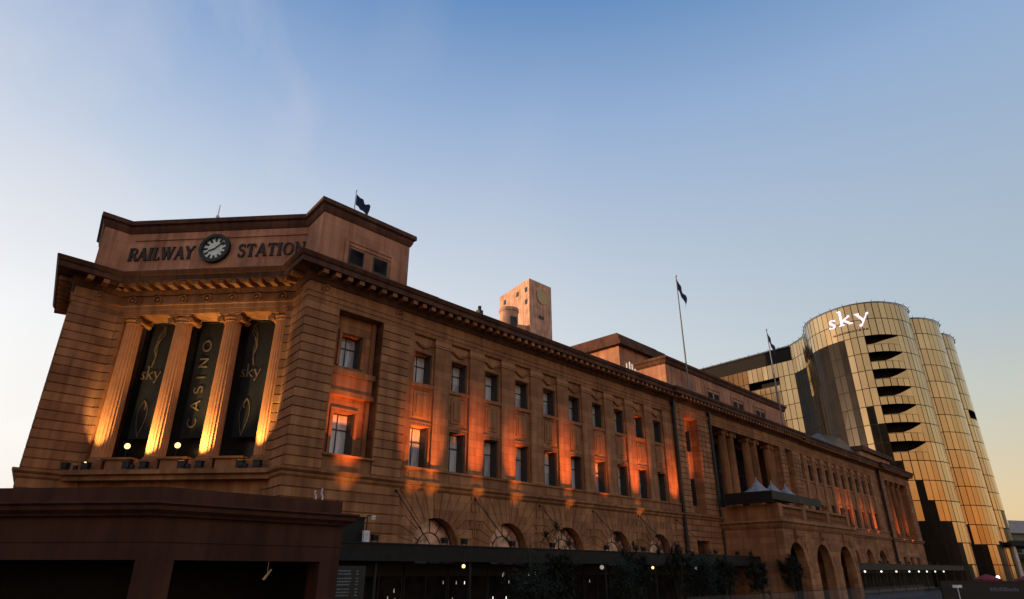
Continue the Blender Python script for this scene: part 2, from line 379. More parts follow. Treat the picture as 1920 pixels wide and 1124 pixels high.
# corner block: core plus courses
w.wall(2.15, 5.5, 8.2, 18.2, .75, [(2.95, 4.45, 14.8, 16.95), (2.95, 4.45, 9.25, 11.95)], .75)
w.quad((2.15,.0,8.2),(2.15,.75,8.2),(2.15,.75,18.2),(2.15,0,18.2)); w.quad((5.5,.0,8.2),(5.5,.75,8.2),(5.5,.75,18.2),(5.5,0,18.2))
w.quad((2.15,0,8.2),(5.5,0,8.2),(5.5,.75,8.2),(2.15,.75,8.2))
A1 = along(C1, CH, .42); A2 = along(C2, CH, -.42)
w.prism([(2.15, 0), (0, 0), C1, A1, along(A1, CN, -1.4), (2.15, 2.6)], .1, 18.2)
courses([(2.15, 0), (0, 0), C1, A1], 8.3, 18.1)
w.box(5.5, 7.7, 0, 1.0, 8.2, 18.2); rustic(5.5, 7.7, 8.3, 18.1)
w.box(2.15, 7.7, 0, 1.0, .1, 8.2); courses([(7.7, 0), (0, 0), C1, A1], .2, 7.745)
S1 = along(PP, SD, 7)
w.prism([A2, C2, PP, S1, (S1[0]+2.6, S1[1]), along(A2, CN, -1.4)], .1, 18.2)
courses([A2, C2, PP, S1], 8.3, 18.1); courses([A2, C2, PP, S1], .2, 7.745)
# side facade beyond the corner pier
S9 = along(along(PP, SD, 7), (.984, -.179), .9)
w.prism([S9, along(S9, SD, 40), along(along(S9, SD, 40), (1, 0), 6), (S9[0]+6, S9[1])], .1, 20.0)
# chamfer base wall
w.obox(C1, CH, CN, .42, 11.26, -1.4, -.02, .1, 8.25)
# block by the portico (first) 41.8-48.9, second 67.9-74.5, far end block 110.6-129.6
VB = -.22
for a, b, wa, wb in ((41.8, 48.9, 43.5, 46.3), (67.9, 74.5, 69.7, 71.9)):
    w.wall(wa, wb, 8.2, 18.2, .6, [((wa+wb)/2-.75, (wa+wb)/2+.75, 14.75, 16.95), ((wa+wb)/2-.75, (wa+wb)/2+.75, 9.2, 11.9)], .5)
    w.box(a, wa, VB, 1.2, .1, 18.2); w.box(wb, b, VB, 1.2, .1, 18.2)
    rustic(a, wa, 8.3, 18.1, VB); rustic(wb, b, 8.3, 18.1, VB)
    w.wall(wa, wb, .1, 8.25, VB, [(wa+.1, wb-.1, .1, 5.8)], .8); w.quad((wa,VB,8.25),(wb,VB,8.25),(wb,.6,8.25),(wa,.6,8.25))
    courses([(b, VB), (wb, VB)], .2, 7.745); courses([(wa, VB), (a, VB)], .2, 7.745); courses([(wb-.001, VB), (wa+.001, VB)], 5.95, 7.745)
# portico: back wall with tall dark openings
w.wall(48.9, 67.9, .1, 8.25, VB, [(50.2+i*6.2, 54.2+i*6.2, .1, 5.9) for i in range(3)], 1.0)
w.wall(48.9, 67.9, 8.25, 18.2, 3.2, [(49.4+i*6.2, 55.0+i*6.2, 8.9, 17.6) for i in range(3)], .5)
w.quad((48.9,VB,8.25),(67.9,VB,8.25),(67.9,3.2,8.25),(48.9,3.2,8.25))
w.quad((48.9,1.2,8.25),(48.9,3.2,8.25),(48.9,3.2,18.2),(48.9,1.2,18.2)); w.quad((67.9,1.2,8.25),(67.9,3.2,8.25),(67.9,3.2,18.2),(67.9,1.2,18.2))
# far end block
w.box(110.6, 113.0, -.3, 1.2, .1, 18.2); w.box(126.8, LEN, -.3, 1.2, .1, 18.2)
rustic(110.6, 113.0, 8.3, 18.1, -.3); rustic(126.8, LEN, 8.3, 18.1, -.3)
w.wall(113.0, 126.8, 8.25, 18.2, 1.0, [(113.9+i*3.2, 115.4+i*3.2, 9.2, 16.9) for i in range(4)], .4)
w.wall(113.0, 126.8, .1, 8.25, -.3, [(114.2+i*4.2, 116.2+i*4.2, .1, 5.3) for i in range(3)], .8)
w.quad((113,-.3,8.25),(126.8,-.3,8.25),(126.8,1,8.25),(113,1,8.25))
w.quad((LEN,-.3,.1),(LEN,30,.1),(LEN,30,20),(LEN,-.3,20))
# the mass behind, below roof level
w.quad((2.15,1.45,18.2),(LEN,1.45,18.2),(LEN,0,18.2),(2.15,0,18.2))
part(w, 'wall', 'stone')
s_=MB(); s_.obox(C1, CH, CN, .3, 11.4, -3.0, -.9, 18.16, 18.3); part(s_, 'soffit', 'trim')
# dark room behind every opening
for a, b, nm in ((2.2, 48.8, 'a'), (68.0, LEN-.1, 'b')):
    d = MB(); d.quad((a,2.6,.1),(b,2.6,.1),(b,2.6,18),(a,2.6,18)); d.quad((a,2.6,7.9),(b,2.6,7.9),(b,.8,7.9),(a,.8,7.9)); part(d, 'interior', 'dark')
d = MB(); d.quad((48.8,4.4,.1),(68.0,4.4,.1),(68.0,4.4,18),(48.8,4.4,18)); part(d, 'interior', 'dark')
d = MB(); d.box(2.5, LEN-.3, 1.5, 26, 18.25, 20.2); part(d, 'flat_roof', 'cornice')

for a, b in ((1.2, 48.7), (69.8, 129)):
    n = int((b-a)/3.3); st = (b-a)/n
    for i in range(n):
        x = a+i*st; s_ = MB(); s_.box(x+.03, x+st-.03, -.62, -.5, .14, .5); s_.box(x+.03, x+st-.03, -.62, -.5, 2.75, 3.45); s_.box(x+.03, x+.13, -.62, -.5, .5, 2.75); s_.box(x+st-.13, x+st-.03, -.62, -.5, .5, 2.75); s_.box(x+st/2-.04, x+st/2+.04, -.6, -.52, .5, 2.75)
        o = part(s_, 'shopfront', 'black'); q = MB(); q.box(x+.13, x+st-.13, -.57, -.55, .5, 2.75); q.build('pane', 'void', o)
# --- pilasters (counted parts, shared mesh)
p = MB(); p.box(-.68, .68, .02, .24, 9.2, 17.55); p.box(-.74, .74, -.03, .24, 9.05, 9.35); p.box(-.74, .74, -.03, .24, 17.55, 17.7); p.box(-.78, .78, -.07, .24, 17.7, 17.95); p.box(-.72,.72,0,.24,17.95,18.2)
proto = None
for g, bs in ((0, BAYS[:10]), (1, BAYS[10:])):
    for i in range(9):
        u = (bs[i]+bs[i+1])/2
        if proto is None: proto = part(p, 'pilaster', 'stone', bevel=.012); o = proto
        else: o = dup(proto, parent=ST)
        o.location = (u, 0, 0)
for a, b in ((7.7, BAYS[0]-.97), (BAYS[9]+.97, 41.8), (74.5, BAYS[10]-.97), (BAYS[19]+.97, 110.6)):
    if b-a > .05: e = MB(); e.box(a, b, .02, .24, 8.9, 18.15); part(e, 'end_pilaster', 'stone')
# --- spandrel panels, window surrounds, swags
protos = []
for b in BAYS:
    if not protos:
        for nm in ('spandrel_panel', 'window_surround', 'window_surround', 'festoon'):
            e = MB(); c = 0.0
            if nm == 'spandrel_panel':
                e.box(c-.62, c+.62, .16, .225, 12.45, 14.2); e.box(c-.42, c+.42, .11, .225, 12.7, 13.95); e.box(c-.95, c+.95, .14, .26, 12.0, 12.16)
            elif nm == 'festoon':
                pts = [(c-.62+1.24*i/8, .15, 17.62-.3*sin(pi*i/8)) for i in range(9)]
                for q0, q1 in zip(pts, pts[1:]): e.cyl(q0, q1, .085, n=6)
                e.sphere(c-.64, .16, 17.6, .1, 6, 4); e.sphere(c+.64, .16, 17.6, .1, 6, 4)
            else:
                za, zb = UPW if len(protos) == 1 else LOW
                e.box(c-HW-.13, c-HW, .13, .225, za, zb+.13); e.box(c+HW, c+HW+.13, .13, .225, za, zb+.13); e.box(c-HW, c+HW, .13, .225, zb, zb+.13)
                if za > 14: e.box(c-.95, c+.95, .08, .26, 14.5, 14.745)
            protos.append(part(e, nm, 'trim', bevel=.012))
        for o in protos: o.location = (b, 0, 0)
    else:
        for o in protos: q = dup(o, parent=ST); q.location = (b, 0, 0)
e = MB(); e.box(2.16, 5.49, .3, .76, 14.15, 14.5); e.box(2.3, 5.35, .42, .76, 13.15, 14.15); e.box(2.16, 5.49, .3, .76, 12.85, 13.15); part(e, 'spandrel_panel', 'trim', bevel=.012)
for za, zb in ((14.8, 16.95), (9.25, 11.95)):
    e = MB(); e.box(2.75, 2.95, .62, .76, za, zb+.2); e.box(4.45, 4.65, .62, .76, za, zb+.2); e.box(2.95, 4.45, .62, .76, zb, zb+.2); part(e, 'window_surround', 'trim', bevel=.012)
for a, b, c, d in ((2.3,2.5,9.25,12.8), (5.1,5.35,9.25,12.8), (2.3,2.5,14.5,18.1), (5.1,5.35,14.5,18.1)):
    e = MB(); e.box(a, b, .55, .76, c, d); part(e, 'pilaster_strip', 'trim')

# --- windows: frame with pane as sub-part
def window_mesh(wd, h):
    f = MB(); t = .075
    f.box(-wd/2, -wd/2+t, 0, .09, 0, h); f.box(wd/2-t, wd/2, -.58, .09, 0, h); f.box(-wd/2+t, wd/2-t, 0, .09, 0, t); f.box(-wd/2+t, wd/2-t, 0, .09, h-t, h)
    f.box(-wd/2+t, wd/2-t, -.01, .08, h*.62, h*.62+.07); f.box(-.035, .035, 0, .07, t, h*.62); f.box(-.035, .035, .01, .07, h*.62+.07, h-t)
    g = MB(); g.quad((-wd/2+.02, .05, .02), (wd/2-.02, .05, .02), (wd/2-.02, .05, h-.02), (-wd/2+.02, .05, h-.02))
    return f, g
wp = {}
def window(u, v, z, wd, h, pm='pane'):
    key = (round(wd, 2), round(h, 2), pm)
    if key not in wp:
        f, g = window_mesh(wd, h); o = part(f, 'window', 'frame'); g.build('pane', pm, o); wp[key] = o
    else: o = dup(wp[key], parent=ST)
    o.location = (u, v, z); return o
for i, b in enumerate(BAYS):
    window(b, .9, UPW[0], 1.5, 2.15); window(b, .9, LOW[0], 1.5, 2.65)
window(3.7, 1.36, 14.8, 1.5, 2.15); window(3.7, 1.36, 9.25, 1.5, 2.7)
for uc in (44.9, 70.8): window(uc, .95, 14.75, 1.5, 2.2, 'void'); window(uc, .95, 9.2, 1.5, 2.7, 'void')
for i in range(3): window(52.2+i*6.2, 3.6, 8.9, 5.6, 8.7, 'void')  # near-black panes put the portico's shade into the colour
for i in range(4): window(114.65+i*3.2, 1.3, 9.2, 1.5, 7.7, 'darkpane')

# arched windows
def arched():
    f = MB(); g = MB(); n = 16; r = 1.85
    pts = [(-r*cos(pi*i/n), 4.3+r*sin(pi*i/n)) for i in range(n+1)]
    g.add([(x, .06, z) for x, z in pts]+[(r,.06,.2),(-r,.06,.2)], [tuple(range(n+3))])
    for rr in (1.0,):
        q = [(-rr*cos(pi*i/n), 4.3+rr*sin(pi*i/n)) for i in range(n+1)]
        for a, b in zip(q, q[1:]): f.cyl((a[0], .02, a[1]), (b[0], .02, b[1]), .03, n=5)
    for a, b in zip(pts, pts[1:]): f.cyl((a[0], .02, a[1]), (b[0], .02, b[1]), .08, n=5)
    for k in range(1, 6):
        a = pi*k/6; f.cyl((-1.0*cos(a), .02, 4.3+1.0*sin(a)), (-r*cos(a), .02, 4.3+r*sin(a)), .022, n=5)
    f.box(-r, r, -.03, .06, 4.2, 4.36); f.box(-.04, .04, -.02, .05, .2, 4.2); f.box(-1.2,-1.12,-.02,.05,.2,4.2); f.box(1.12,1.2,-.02,.05,.2,4.2)
    o = part(f, 'arched_window', 'frame'); g.build('pane', 'archpane', o); return o
ao = None
for bs in (BAYS[0], BAYS[10]):
    for i in range(5):
        if ao is None: ao = arched(); o = ao
        else: o = dup(ao, parent=ST)
        o.location = (bs+1.65+6.6*i, .6, 0)

# --- string course and sill band
JOG = [(LEN, -.3), (110.6, -.3), (110.6, 0), (74.5, 0), (74.5, VB), (41.8, VB), (41.8, 0), (0, 0), C1, C2, PP, S1]
s_ = MB(); s_.sweep(JOG, [(-.3, 7.72), (-.3, 8.26), (.36, 8.26), (.36, 8.12), (.22, 8.0), (.2, 7.86), (.06, 7.72)])
part(s_, 'string_course', 'trim')
for a, b in ((7.7, 41.8), (74.5, 110.6)):
    s_ = MB(); s_.box(a, b, -.1, .3, 8.262, 8.98); s_.box(a, b, -.22, .3, 8.98, 9.12)
    for k in range(int((b-a)/3.3)): s_.box(a+.35+3.3*k+.2, a+.35+3.3*k+2.0, -.14, -.09, 8.38, 8.84)
    part(s_, 'sill_band', 'trim')
s_ = MB(); s_.box(2.2, 5.45, -.02, .8, 8.262, 9.12); s_.box(2.1, 5.6, -.25, .78, 9.12, 9.24); part(s_, 'sill_band', 'trim')
# deep ledge and base of the colonnade
s_ = MB(); s_.obox(C1, CH, CN, -.35, 12.2, -2.4, .85, 8.05, 8.30); s_.obox(C1, CH, CN, -.3, 12.1, -2.4, .6, 7.75, 8.05)
s_.obox(C1, CH, CN, .43, 11.25, -2.4, -.75, 8.3, 9.1)
KC = (.80, 4.15, 7.45, 10.85)
for k in KC: s_.obox(C1, CH, CN, k-.72, k+.72, -1.4, .1, 8.3, 8.75)
for k in (2.5, 5.8, 9.15):
    s_.obox(C1, CH, CN, k-.72, k+.72, -.5, .18, 8.3, 8.95); s_.obox(C1, CH, CN, k-.95, k+.95, -.6, .36, 8.95, 9.07)
part(s_, 'colonnade_base', 'trim')
# back wall of the colonnade with glazing
s_ = MB(); s_.obox(C1, CH, CN, .43, 11.25, -2.9, -2.4, 8.3, 18.2); part(s_, 'recess_wall', 'dark')
for k in (2.5, 5.8, 9.15):
    g = MB(); g.obox(C1, CH, CN, k-1.0, k+1.0, -2.39, -2.33, 9.3, 17.6); part(g, 'recess_glazing', 'darkpane')

# --- entablature
ENT = [(LEN, -.3), (110.6, -.3), (110.6, .05), (74.5, .05), (74.5, VB), (41.8, VB), (41.8, .05), (7.7, .05), (7.7, 0), (0, 0), C1, C2, PP, S1, S9, along(S9, SD, 5)]
s_ = MB()
s_.sweep(ENT, [(-1.2, 18.14), (-1.2, 18.85), (.17, 18.85), (.17, 18.74), (.11, 18.70), (.09, 18.42), (.04, 18.42), (.02, 18.14)])
s_.sweep(ENT, [(-1.0, 18.852), (-1.0, 19.42), (.05, 19.42), (.05, 18.852)])
def rosette(mb, x, y, z, d, n):
    for k in range(14):
        a0, a1 = 2*pi*k/14, 2*pi*(k+1)/14
        f = lambda a, rr=.26: (x+d[0]*rr*cos(a)+n[0]*.06, y+d[1]*rr*cos(a)+n[1]*.06, z+rr*sin(a))
        mb.cyl(f(a0), f(a1), .055, n=5)
    mb.sphere(x+n[0]*.05, y+n[1]*.05, z, .11, 6, 4)
for u in (1.1, 6.7): rosette(s_, u, -.06, 19.12, (1, 0), (0, -1))
for k in KC + (2.5, 5.8, 9.15): rosette(s_, *ch(k, .06), 19.12, CH, CN)
rosette(s_, C2[0]-1.3, C2[1]-.06, 19.12, (1,0), (0,-1))
part(s_, 'frieze', 'trim')
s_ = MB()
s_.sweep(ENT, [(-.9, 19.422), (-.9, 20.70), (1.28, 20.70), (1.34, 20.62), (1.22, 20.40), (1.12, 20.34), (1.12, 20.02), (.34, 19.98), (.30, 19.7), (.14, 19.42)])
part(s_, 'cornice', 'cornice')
for a, b in zip(ENT, ENT[1:]):
    L = math.dist(a, b)
    if L < 1.5: continue
    s_ = MB()
    d = ((b[0]-a[0])/L, (b[1]-a[1])/L); n = (-d[1], d[0]); k = max(1, int(L/.78)); st = L/k
    for i in range(k):
        t = (i+.5)*st; s_.obox(a, d, n, t-.17, t+.17, .3, 1.02, 19.72, 20.0)
        if L < 16: part(s_, 'modillion', 'trim'); s_ = MB()
    if L >= 16: part(s_, 'modillion_row', 'trim')

# --- ionic columns
def column(x, y, z0, z1, r, d, n, mat='shaft', flute=20):
    c = MB(); H = z1-z0; prof = [(r*(1-.13*(t/8)**1.6), z0+.42+(H-.95)*t/8) for t in range(9)]
    c.sm = False; c.lathe(x, y, prof, 80, flute, r*.085); o = part(c, 'column', mat)
    b = MB(); b.obox((x, y), d, n, -r*1.3, r*1.3, -r*1.3, r*1.3, z0, z0+.16)
    b.sm = True; b.lathe(x, y, [(r*1.25, z0+.161), (r*1.28, z0+.22), (r*1.22, z0+.29), (r*1.08, z0+.32), (r*1.16, z0+.37), (r*1.05, z0+.42)], 28); b.build('base', 'trim', o)
    k = MB(); rt = r*.87; zt = z1-.53
    k.lathe(x, y, [(rt, zt), (rt*1.1, zt+.04), (rt*1.0, zt+.09), (rt*1.22, zt+.26), (rt*1.2, zt+.3)], 28)
    k.obox((x, y), d, n, -rt*1.3, rt*1.3, -rt*1.0, rt*1.0, zt+.3, zt+.42)
    k.obox((x, y), d, n, -rt*1.4, rt*1.4, -rt*1.25, rt*1.25, zt+.42, zt+.53)
    for sg in (-1, 1):
        cx, cy = x+d[0]*rt*1.32*sg, y+d[1]*rt*1.32*sg
        for q0, q1, ra, rb_ in ((-1.12, -.95, .40, .40), (-.95, 0, .36, .2), (0, .95, .2, .36), (.95, 1.12, .40, .40)):
            k.cyl((cx+n[0]*rt*q0, cy+n[1]*rt*q0, zt+.15), (cx+n[0]*rt*q1, cy+n[1]*rt*q1, zt+.15), rt*ra, rt*rb_, n=16)
        k.cyl((cx+n[0]*rt*1.12, cy+n[1]*rt*1.12, zt+.17), (cx+n[0]*rt*1.2, cy+n[1]*rt*1.2, zt+.17), rt*.2, n=8)
    k.build('capital', 'trim', o); return o
for k in KC: column(*ch(k, -.62), 8.76, 18.13, .56, CH, CN)
for i in range(3):
    for du in (0, 1.95):
        if i == 2 and du: continue
        column(53.4+i*6.2+du, .55, 8.3, 18.13, .53, (1, 0), (0, -1), 'trim')
column(49.6, .75, 8.3, 18.13, .55, (1,0), (0,-1), 'trim'); column(67.2, .75, 8.3, 18.13, .55, (1,0), (0,-1), 'trim')
for i in range(3): column(116.25+i*3.2+.0, .35, 8.3, 18.13, .5, (1,0), (0,-1), 'trim')

# --- attic over the corner with the lettering
AT = [(7.45, 6), (7.45, 0), (0, 0), C1, C2, PP, along(PP, SD, 6)]
AO = [-.0, -.45, -.45, -.95, -1.7, -.5]
AP = offset_path(AT, AO)
s_ = MB()
s_.sweep(AT, [(-.6, 20.6), (-.6, 24.75), (0, 24.75), (0, 20.6)], AO)
w_ = AP
part(s_, 'attic_wall', 'attic')
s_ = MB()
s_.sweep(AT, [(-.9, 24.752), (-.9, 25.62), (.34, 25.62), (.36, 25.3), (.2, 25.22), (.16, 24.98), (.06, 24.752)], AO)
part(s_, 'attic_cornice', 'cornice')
s_ = MB(); s_.prism([AP[1], AP[2], AP[3], AP[4], AP[5], AP[6], (AP[0][0], AP[0][1]+5)], 25.30, 25.45); part(s_, 'attic_roof', 'cornice')
# attic windows on the long side
s_ = MB()
s_.box(2.25, 6.15, .32, .46, 23.25, 23.45); s_.box(2.25, 2.5, .32, .46, 21.6, 23.25); s_.box(5.9, 6.15, .32, .46, 21.6, 23.25)
s_.box(2.5, 5.9, .38, .46, 23.0, 23.25); part(s_, 'attic_window_surround', 'attic')
for u in (3.2, 5.1):
    g = MB(); g.box(u-.58, u+.58, .40, .46, 21.7, 22.85); o = part(g, 'attic_window', 'frame')
    q = MB(); q.box(u-.5, u+.5, .39, .405, 21.78, 22.77); q.build('pane', 'void', o)
# raised panel and letters on the chamfer
def chp(x, y, t):  # x measured left to right as read, y height
    p = ch(12.6-x, -.95+t); return (p[0], p[1], y)
s_ = MB()
for z0, z1, kk0, kk1 in ((24.15, 24.27, -.3, 12.6), (21.75, 21.9, -.3, 12.6)): s_.obox(C1, CH, CN, kk0, kk1, -.95, -.87, z0, z1)
part(s_, 'moulding', 'attic')
t_ = MB(); a = 12.75-12.25; L1 = textw('RAILWAY', GL, .98, .06); text(t_, 'RAILWAY', GL, -.22, 22.62, .95, chp, .0, .09, .06, xs=4.9/L1); part(t_, 'sign_lettering', 'letter'); t_ = MB()
L2 = textw('STATION', GL, .98, .06); text(t_, 'STATION', GL, 7.6, 22.62, .95, chp, .0, .09, .06, xs=4.95/L2)
part(t_, 'sign_lettering', 'letter')
# clock
def disc(mb, k, z, r0, r1, t0, t1, n=40):
    f = lambda a, r, t: (*ch(k-r*cos(a), -.95+t), z+r*sin(a))
    for i in range(n):
        a, b = 2*pi*i/n, 2*pi*(i+1)/n
        mb.add([f(a,r0,t1), f(b,r0,t1), f(b,r1,t1), f(a,r1,t1)], [(0,1,2,3)]); mb.add([f(a,r1,t0), f(b,r1,t0), f(b,r1,t1), f(a,r1,t1)], [(0,1,2,3)])
        if r0 > .01: mb.add([f(a,r0,t0), f(b,r0,t0), f(b,r0,t1), f(a,r0,t1)], [(3,2,1,0)])
KCL = 6.62; ZCL = 23.28
s_ = MB(); disc(s_, KCL, ZCL, .88, 1.07, -.02, .3); disc(s_, KCL, ZCL, .82, .9, 0, .28); clock = part(s_, 'clock', 'black')
s_ = MB(); disc(s_, KCL, ZCL, .001, .87, 0, .12); s_.build('clock_face', 'clockface', clock)
s_ = MB(); fp_ = lambda x, y, t: (*ch(KCL-x, -.95+t), ZCL+y)
for h in range(12):
    a = pi/2-2*pi*h/12; ribbon(s_, [(cos(a)*.52, sin(a)*.52), (cos(a)*.80, sin(a)*.80)], .13, fp_, .12, .14)
    ribbon(s_, [(cos(a+.12)*.6, sin(a+.12)*.6), (cos(a+.12)*.76, sin(a+.12)*.76)], .03, fp_, .12, .138)
s_.build('numerals', 'black', clock)
s_ = MB(); a = R(90-30*8.25); ribbon(s_, [(0, 0), (cos(a)*.48, sin(a)*.48)], .1, fp_, .14, .17); a = R(90-48); ribbon(s_, [(-cos(a)*.15, -sin(a)*.15), (cos(a)*.72, sin(a)*.72)], .065, fp_, .14, .19)
s_.build('clock_hands', 'black', clock)

# --- centre attic with paired windows
s_ = MB(); s_.box(43.6, 75.9, 1.3, 14, 20.3, 24.3); part(s_, 'centre_attic_wall', 'attic')
s_ = MB(); P4 = [(75.9, 14), (75.9, 1.3), (43.6, 1.3), (43.6, 14)]
s_.sweep([(75.9,14),(75.9,1.3),(43.6,1.3),(43.6,14)], [(-.8, 24.302), (-.8, 25.15), (.42, 25.15), (.42, 24.9), (.25, 24.75), (.2, 24.5), (.05, 24.302)]) if False else None
for a in ([(76.0-.0, 14.0), (75.9, 1.3), (43.6, 1.3), (43.5, 14.0)],):
    s_.sweep(a, [(-.8, 24.302), (-.8, 25.15), (.42, 25.15), (.42, 24.9), (.25, 24.75), (.2, 24.5), (.05, 24.302)][::1], None)
part(s_, 'centre_attic_cornice', 'cornice')
s_ = MB(); s_.box(43.9, 75.5, 1.8, 13.5, 24.4, 24.95); s_.box(44.6,74.9,3,12,24.95,25.1); part(s_, 'centre_attic_roof', 'cornice')
s_ = MB()
for uc in (54.3, 60.9, 67.5):
    s_ = MB()
    s_.box(uc-1.9, uc+1.9, 1.2, 1.31, 23.35, 23.6); s_.box(uc-1.9, uc-1.6, 1.2, 1.31, 21.2, 23.35); s_.box(uc+1.6, uc+1.9, 1.2, 1.31, 21.2, 23.35)
    for du in (-.8, .8):
        g = MB(); g.box(uc+du-.6, uc+du+.6, 1.24, 1.30, 21.3, 23.0); o = part(g, 'attic_window', 'frame')
        q = MB(); q.box(uc+du-.5, uc+du+.5, 1.228, 1.241, 21.4, 22.9); q.build('pane', 'void', o)
    part(s_, 'attic_window_surround', 'attic')
# raised hall block with thick cornice behind
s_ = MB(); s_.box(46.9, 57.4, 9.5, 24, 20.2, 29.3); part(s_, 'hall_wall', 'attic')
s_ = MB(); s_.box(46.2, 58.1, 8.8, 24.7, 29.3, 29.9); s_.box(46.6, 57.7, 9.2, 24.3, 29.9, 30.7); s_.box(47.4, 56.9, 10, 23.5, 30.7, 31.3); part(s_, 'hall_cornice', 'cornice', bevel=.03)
# far end attic and its sloping glazed roof
s_ = MB(); s_.box(111.5, 129.2, 2.0, 12, 20.3, 23.4); part(s_, 'end_attic_wall', 'attic')
s_ = MB(); s_.box(111.0, 129.7, 1.4, 12.5, 23.4, 24.2); part(s_, 'end_attic_cornice', 'cornice')
s_ = MB(); v_ = [(99, 2.2, 22.6), (110.9, 2.2, 22.6), (110.9, 12, 22.6), (99, 12, 22.6), (103, 6, 25.9), (110.9, 5, 26.1)]
s_.add(v_, [(0,1,5,4), (1,2,5), (2,3,4,5), (3,0,4), (3,2,1,0)]); s_.box(99.5, 110.4, 2.7, 11.5, 20.3, 22.59); part(s_, 'glazed_lantern_roof', 'slate')
# drain pipes
for u, v in ((41.62, -.28), (110.4, -.38), (48.98, -.42)):
    s_ = MB(); s_.cyl((u, v, 4.3), (u, v, 18.9), .17, n=8)
    for z in (6, 9, 12, 15, 18): s_.cyl((u, v, z), (u, v, z+.14), .18, n=8)
    s_.box(u-.22, u+.22, v-.2, v+.25, 18.9, 19.4); part(s_, 'drainpipe', 'black')
# antenna spike over clock
s_ = MB(); p = ch(7.05, -1.0); s_.cyl((p[0], p[1], 25.4), (p[0], p[1], 26.9), .06, .03, n=6); s_.cyl((p[0], p[1], 25.4), (p[0], p[1], 26.0), .12, n=8)
o = s_.build('lightning_rod', 'steel', origin=(p[0], p[1], 25.4)); meta(o, 'short metal rod on the roof edge above the clock', 'lightning rod')

# ================================================================== ENTRANCE PORCH (part of the street front)
PO = thing('entrance_porch', 'sandstone entrance porch with three tall arches projecting over the footpath', 'porch', (58, -3, 0))
def pp(mb, name, mat, par=PO, **k): return mb.build(name, mat, par, origin=(58, -3, 0), **k)
s_ = MB(); PV = -6.6; U0, U1 = 48.9, 69.4
ucs = [51.9, 58.9, 65.9]; ed = [U0, 55.4, 62.4, U1]
for i in range(3): s_.archwall(ed[i], ed[i+1], .14, 6.9, ucs[i], 2.1, 3.6, PV, .9)
s_.quad((U0,PV,.14),(U0,-.3,.14),(U0,-.3,6.9),(U0,PV,6.9)); s_.quad((U1,PV,.14),(U1,-.3,.14),(U1,-.3,6.9),(U1,PV,6.9))
s_.quad((U0,PV,6.9),(U1,PV,6.9),(U1,-.3,6.9),(U0,-.3,6.9))
for z in [6.8-.545*i for i in range(12)]:
    for i in range(3):
        zm = (z-.25)-3.6; x = 2.15 if zm < 0 else (math.sqrt(max(.01, 2.9**2-zm*zm)) if zm < 2.85 else 0)
        if z < 6.9:
            s_.box(ed[i]+.02, ucs[i]-max(x, .45), PV-.06, PV, max(.15, z-.5), z); s_.box(ucs[i]+max(x, .45), ed[i+1]-.02, PV-.06, PV, max(.15, z-.5), z)
pp(s_, 'arcade_wall', 'stone')
s_ = MB(); PR = [(U1, -.3), (U1, PV), (U0, PV), (U0, -.3)]
s_.sweep(PR, [(-.3, 6.902), (-.3, 7.7), (.45, 7.7), (.48, 7.55), (.3, 7.4), (.22, 7.15), (.05, 6.902)]); pp(s_, 'cornice', 'trim')
for uc in ucs:
    k_ = MB(); k_.add([(uc-.3,PV-.28,6.88),(uc+.3,PV-.28,6.88),(uc+.22,PV-.12,5.65),(uc-.22,PV-.12,5.65),(uc-.3,PV,6.88),(uc+.3,PV,6.88),(uc+.22,PV,5.65),(uc-.22,PV,5.65)],
        [(0,1,2,3),(4,7,6,5),(0,4,5,1),(3,2,6,7),(0,3,7,4),(1,5,6,2)]); k_.sphere(uc, PV-.2, 6.3, .25, 8, 6); pp(k_, 'keystone', 'trim')
s_ = MB(); s_.sweep(PR, [(-.35, 7.702), (-.35, 8.0), (0, 8.0), (0, 7.702)]); s_.sweep(PR, [(-.42, 9.0), (-.42, 9.22), (.06, 9.22), (.06, 9.0)])
for u in (U0+.45, 55.4, 62.4, U1-.45):
    s_.box(u-.45, u+.45, PV-.05, PV+.5, 7.98, 9.3)
s_.box(U0-.01, U0+.3, PV+.5, -.5, 7.99, 9.01)
for a, b in ((U0+1, 54.9), (55.9, 61.9), (62.9, U1-1)):
    n = int((b-a)/.42)
    for i in range(n):
        x = a+(i+.5)*(b-a)/n; s_.lathe(x, PV+.17, [(.1, 8.0), (.12, 8.1), (.06, 8.2), (.13, 8.5), (.06, 8.85), (.1, 9.0)], 8)
pp(s_, 'balustrade', 'trim')
for u in (55.0, 55.8, 62.0, 62.8, U1-.45):
    k_ = MB(); k_.lathe(u, PV+.2, [(.16, 9.3), (.2, 9.36), (.07, 9.5), (.24, 9.75), (.28, 9.95), (.2, 10.05), (.05, 10.2)], 12); pp(k_, 'urn', 'trim')
d_ = MB(); d_.quad((U0+.5,-1,.14),(U1-.5,-1,.14),(U1-.5,-1,6.8),(U0+.5,-1,6.8)); pp(d_, 'interior', 'dark')
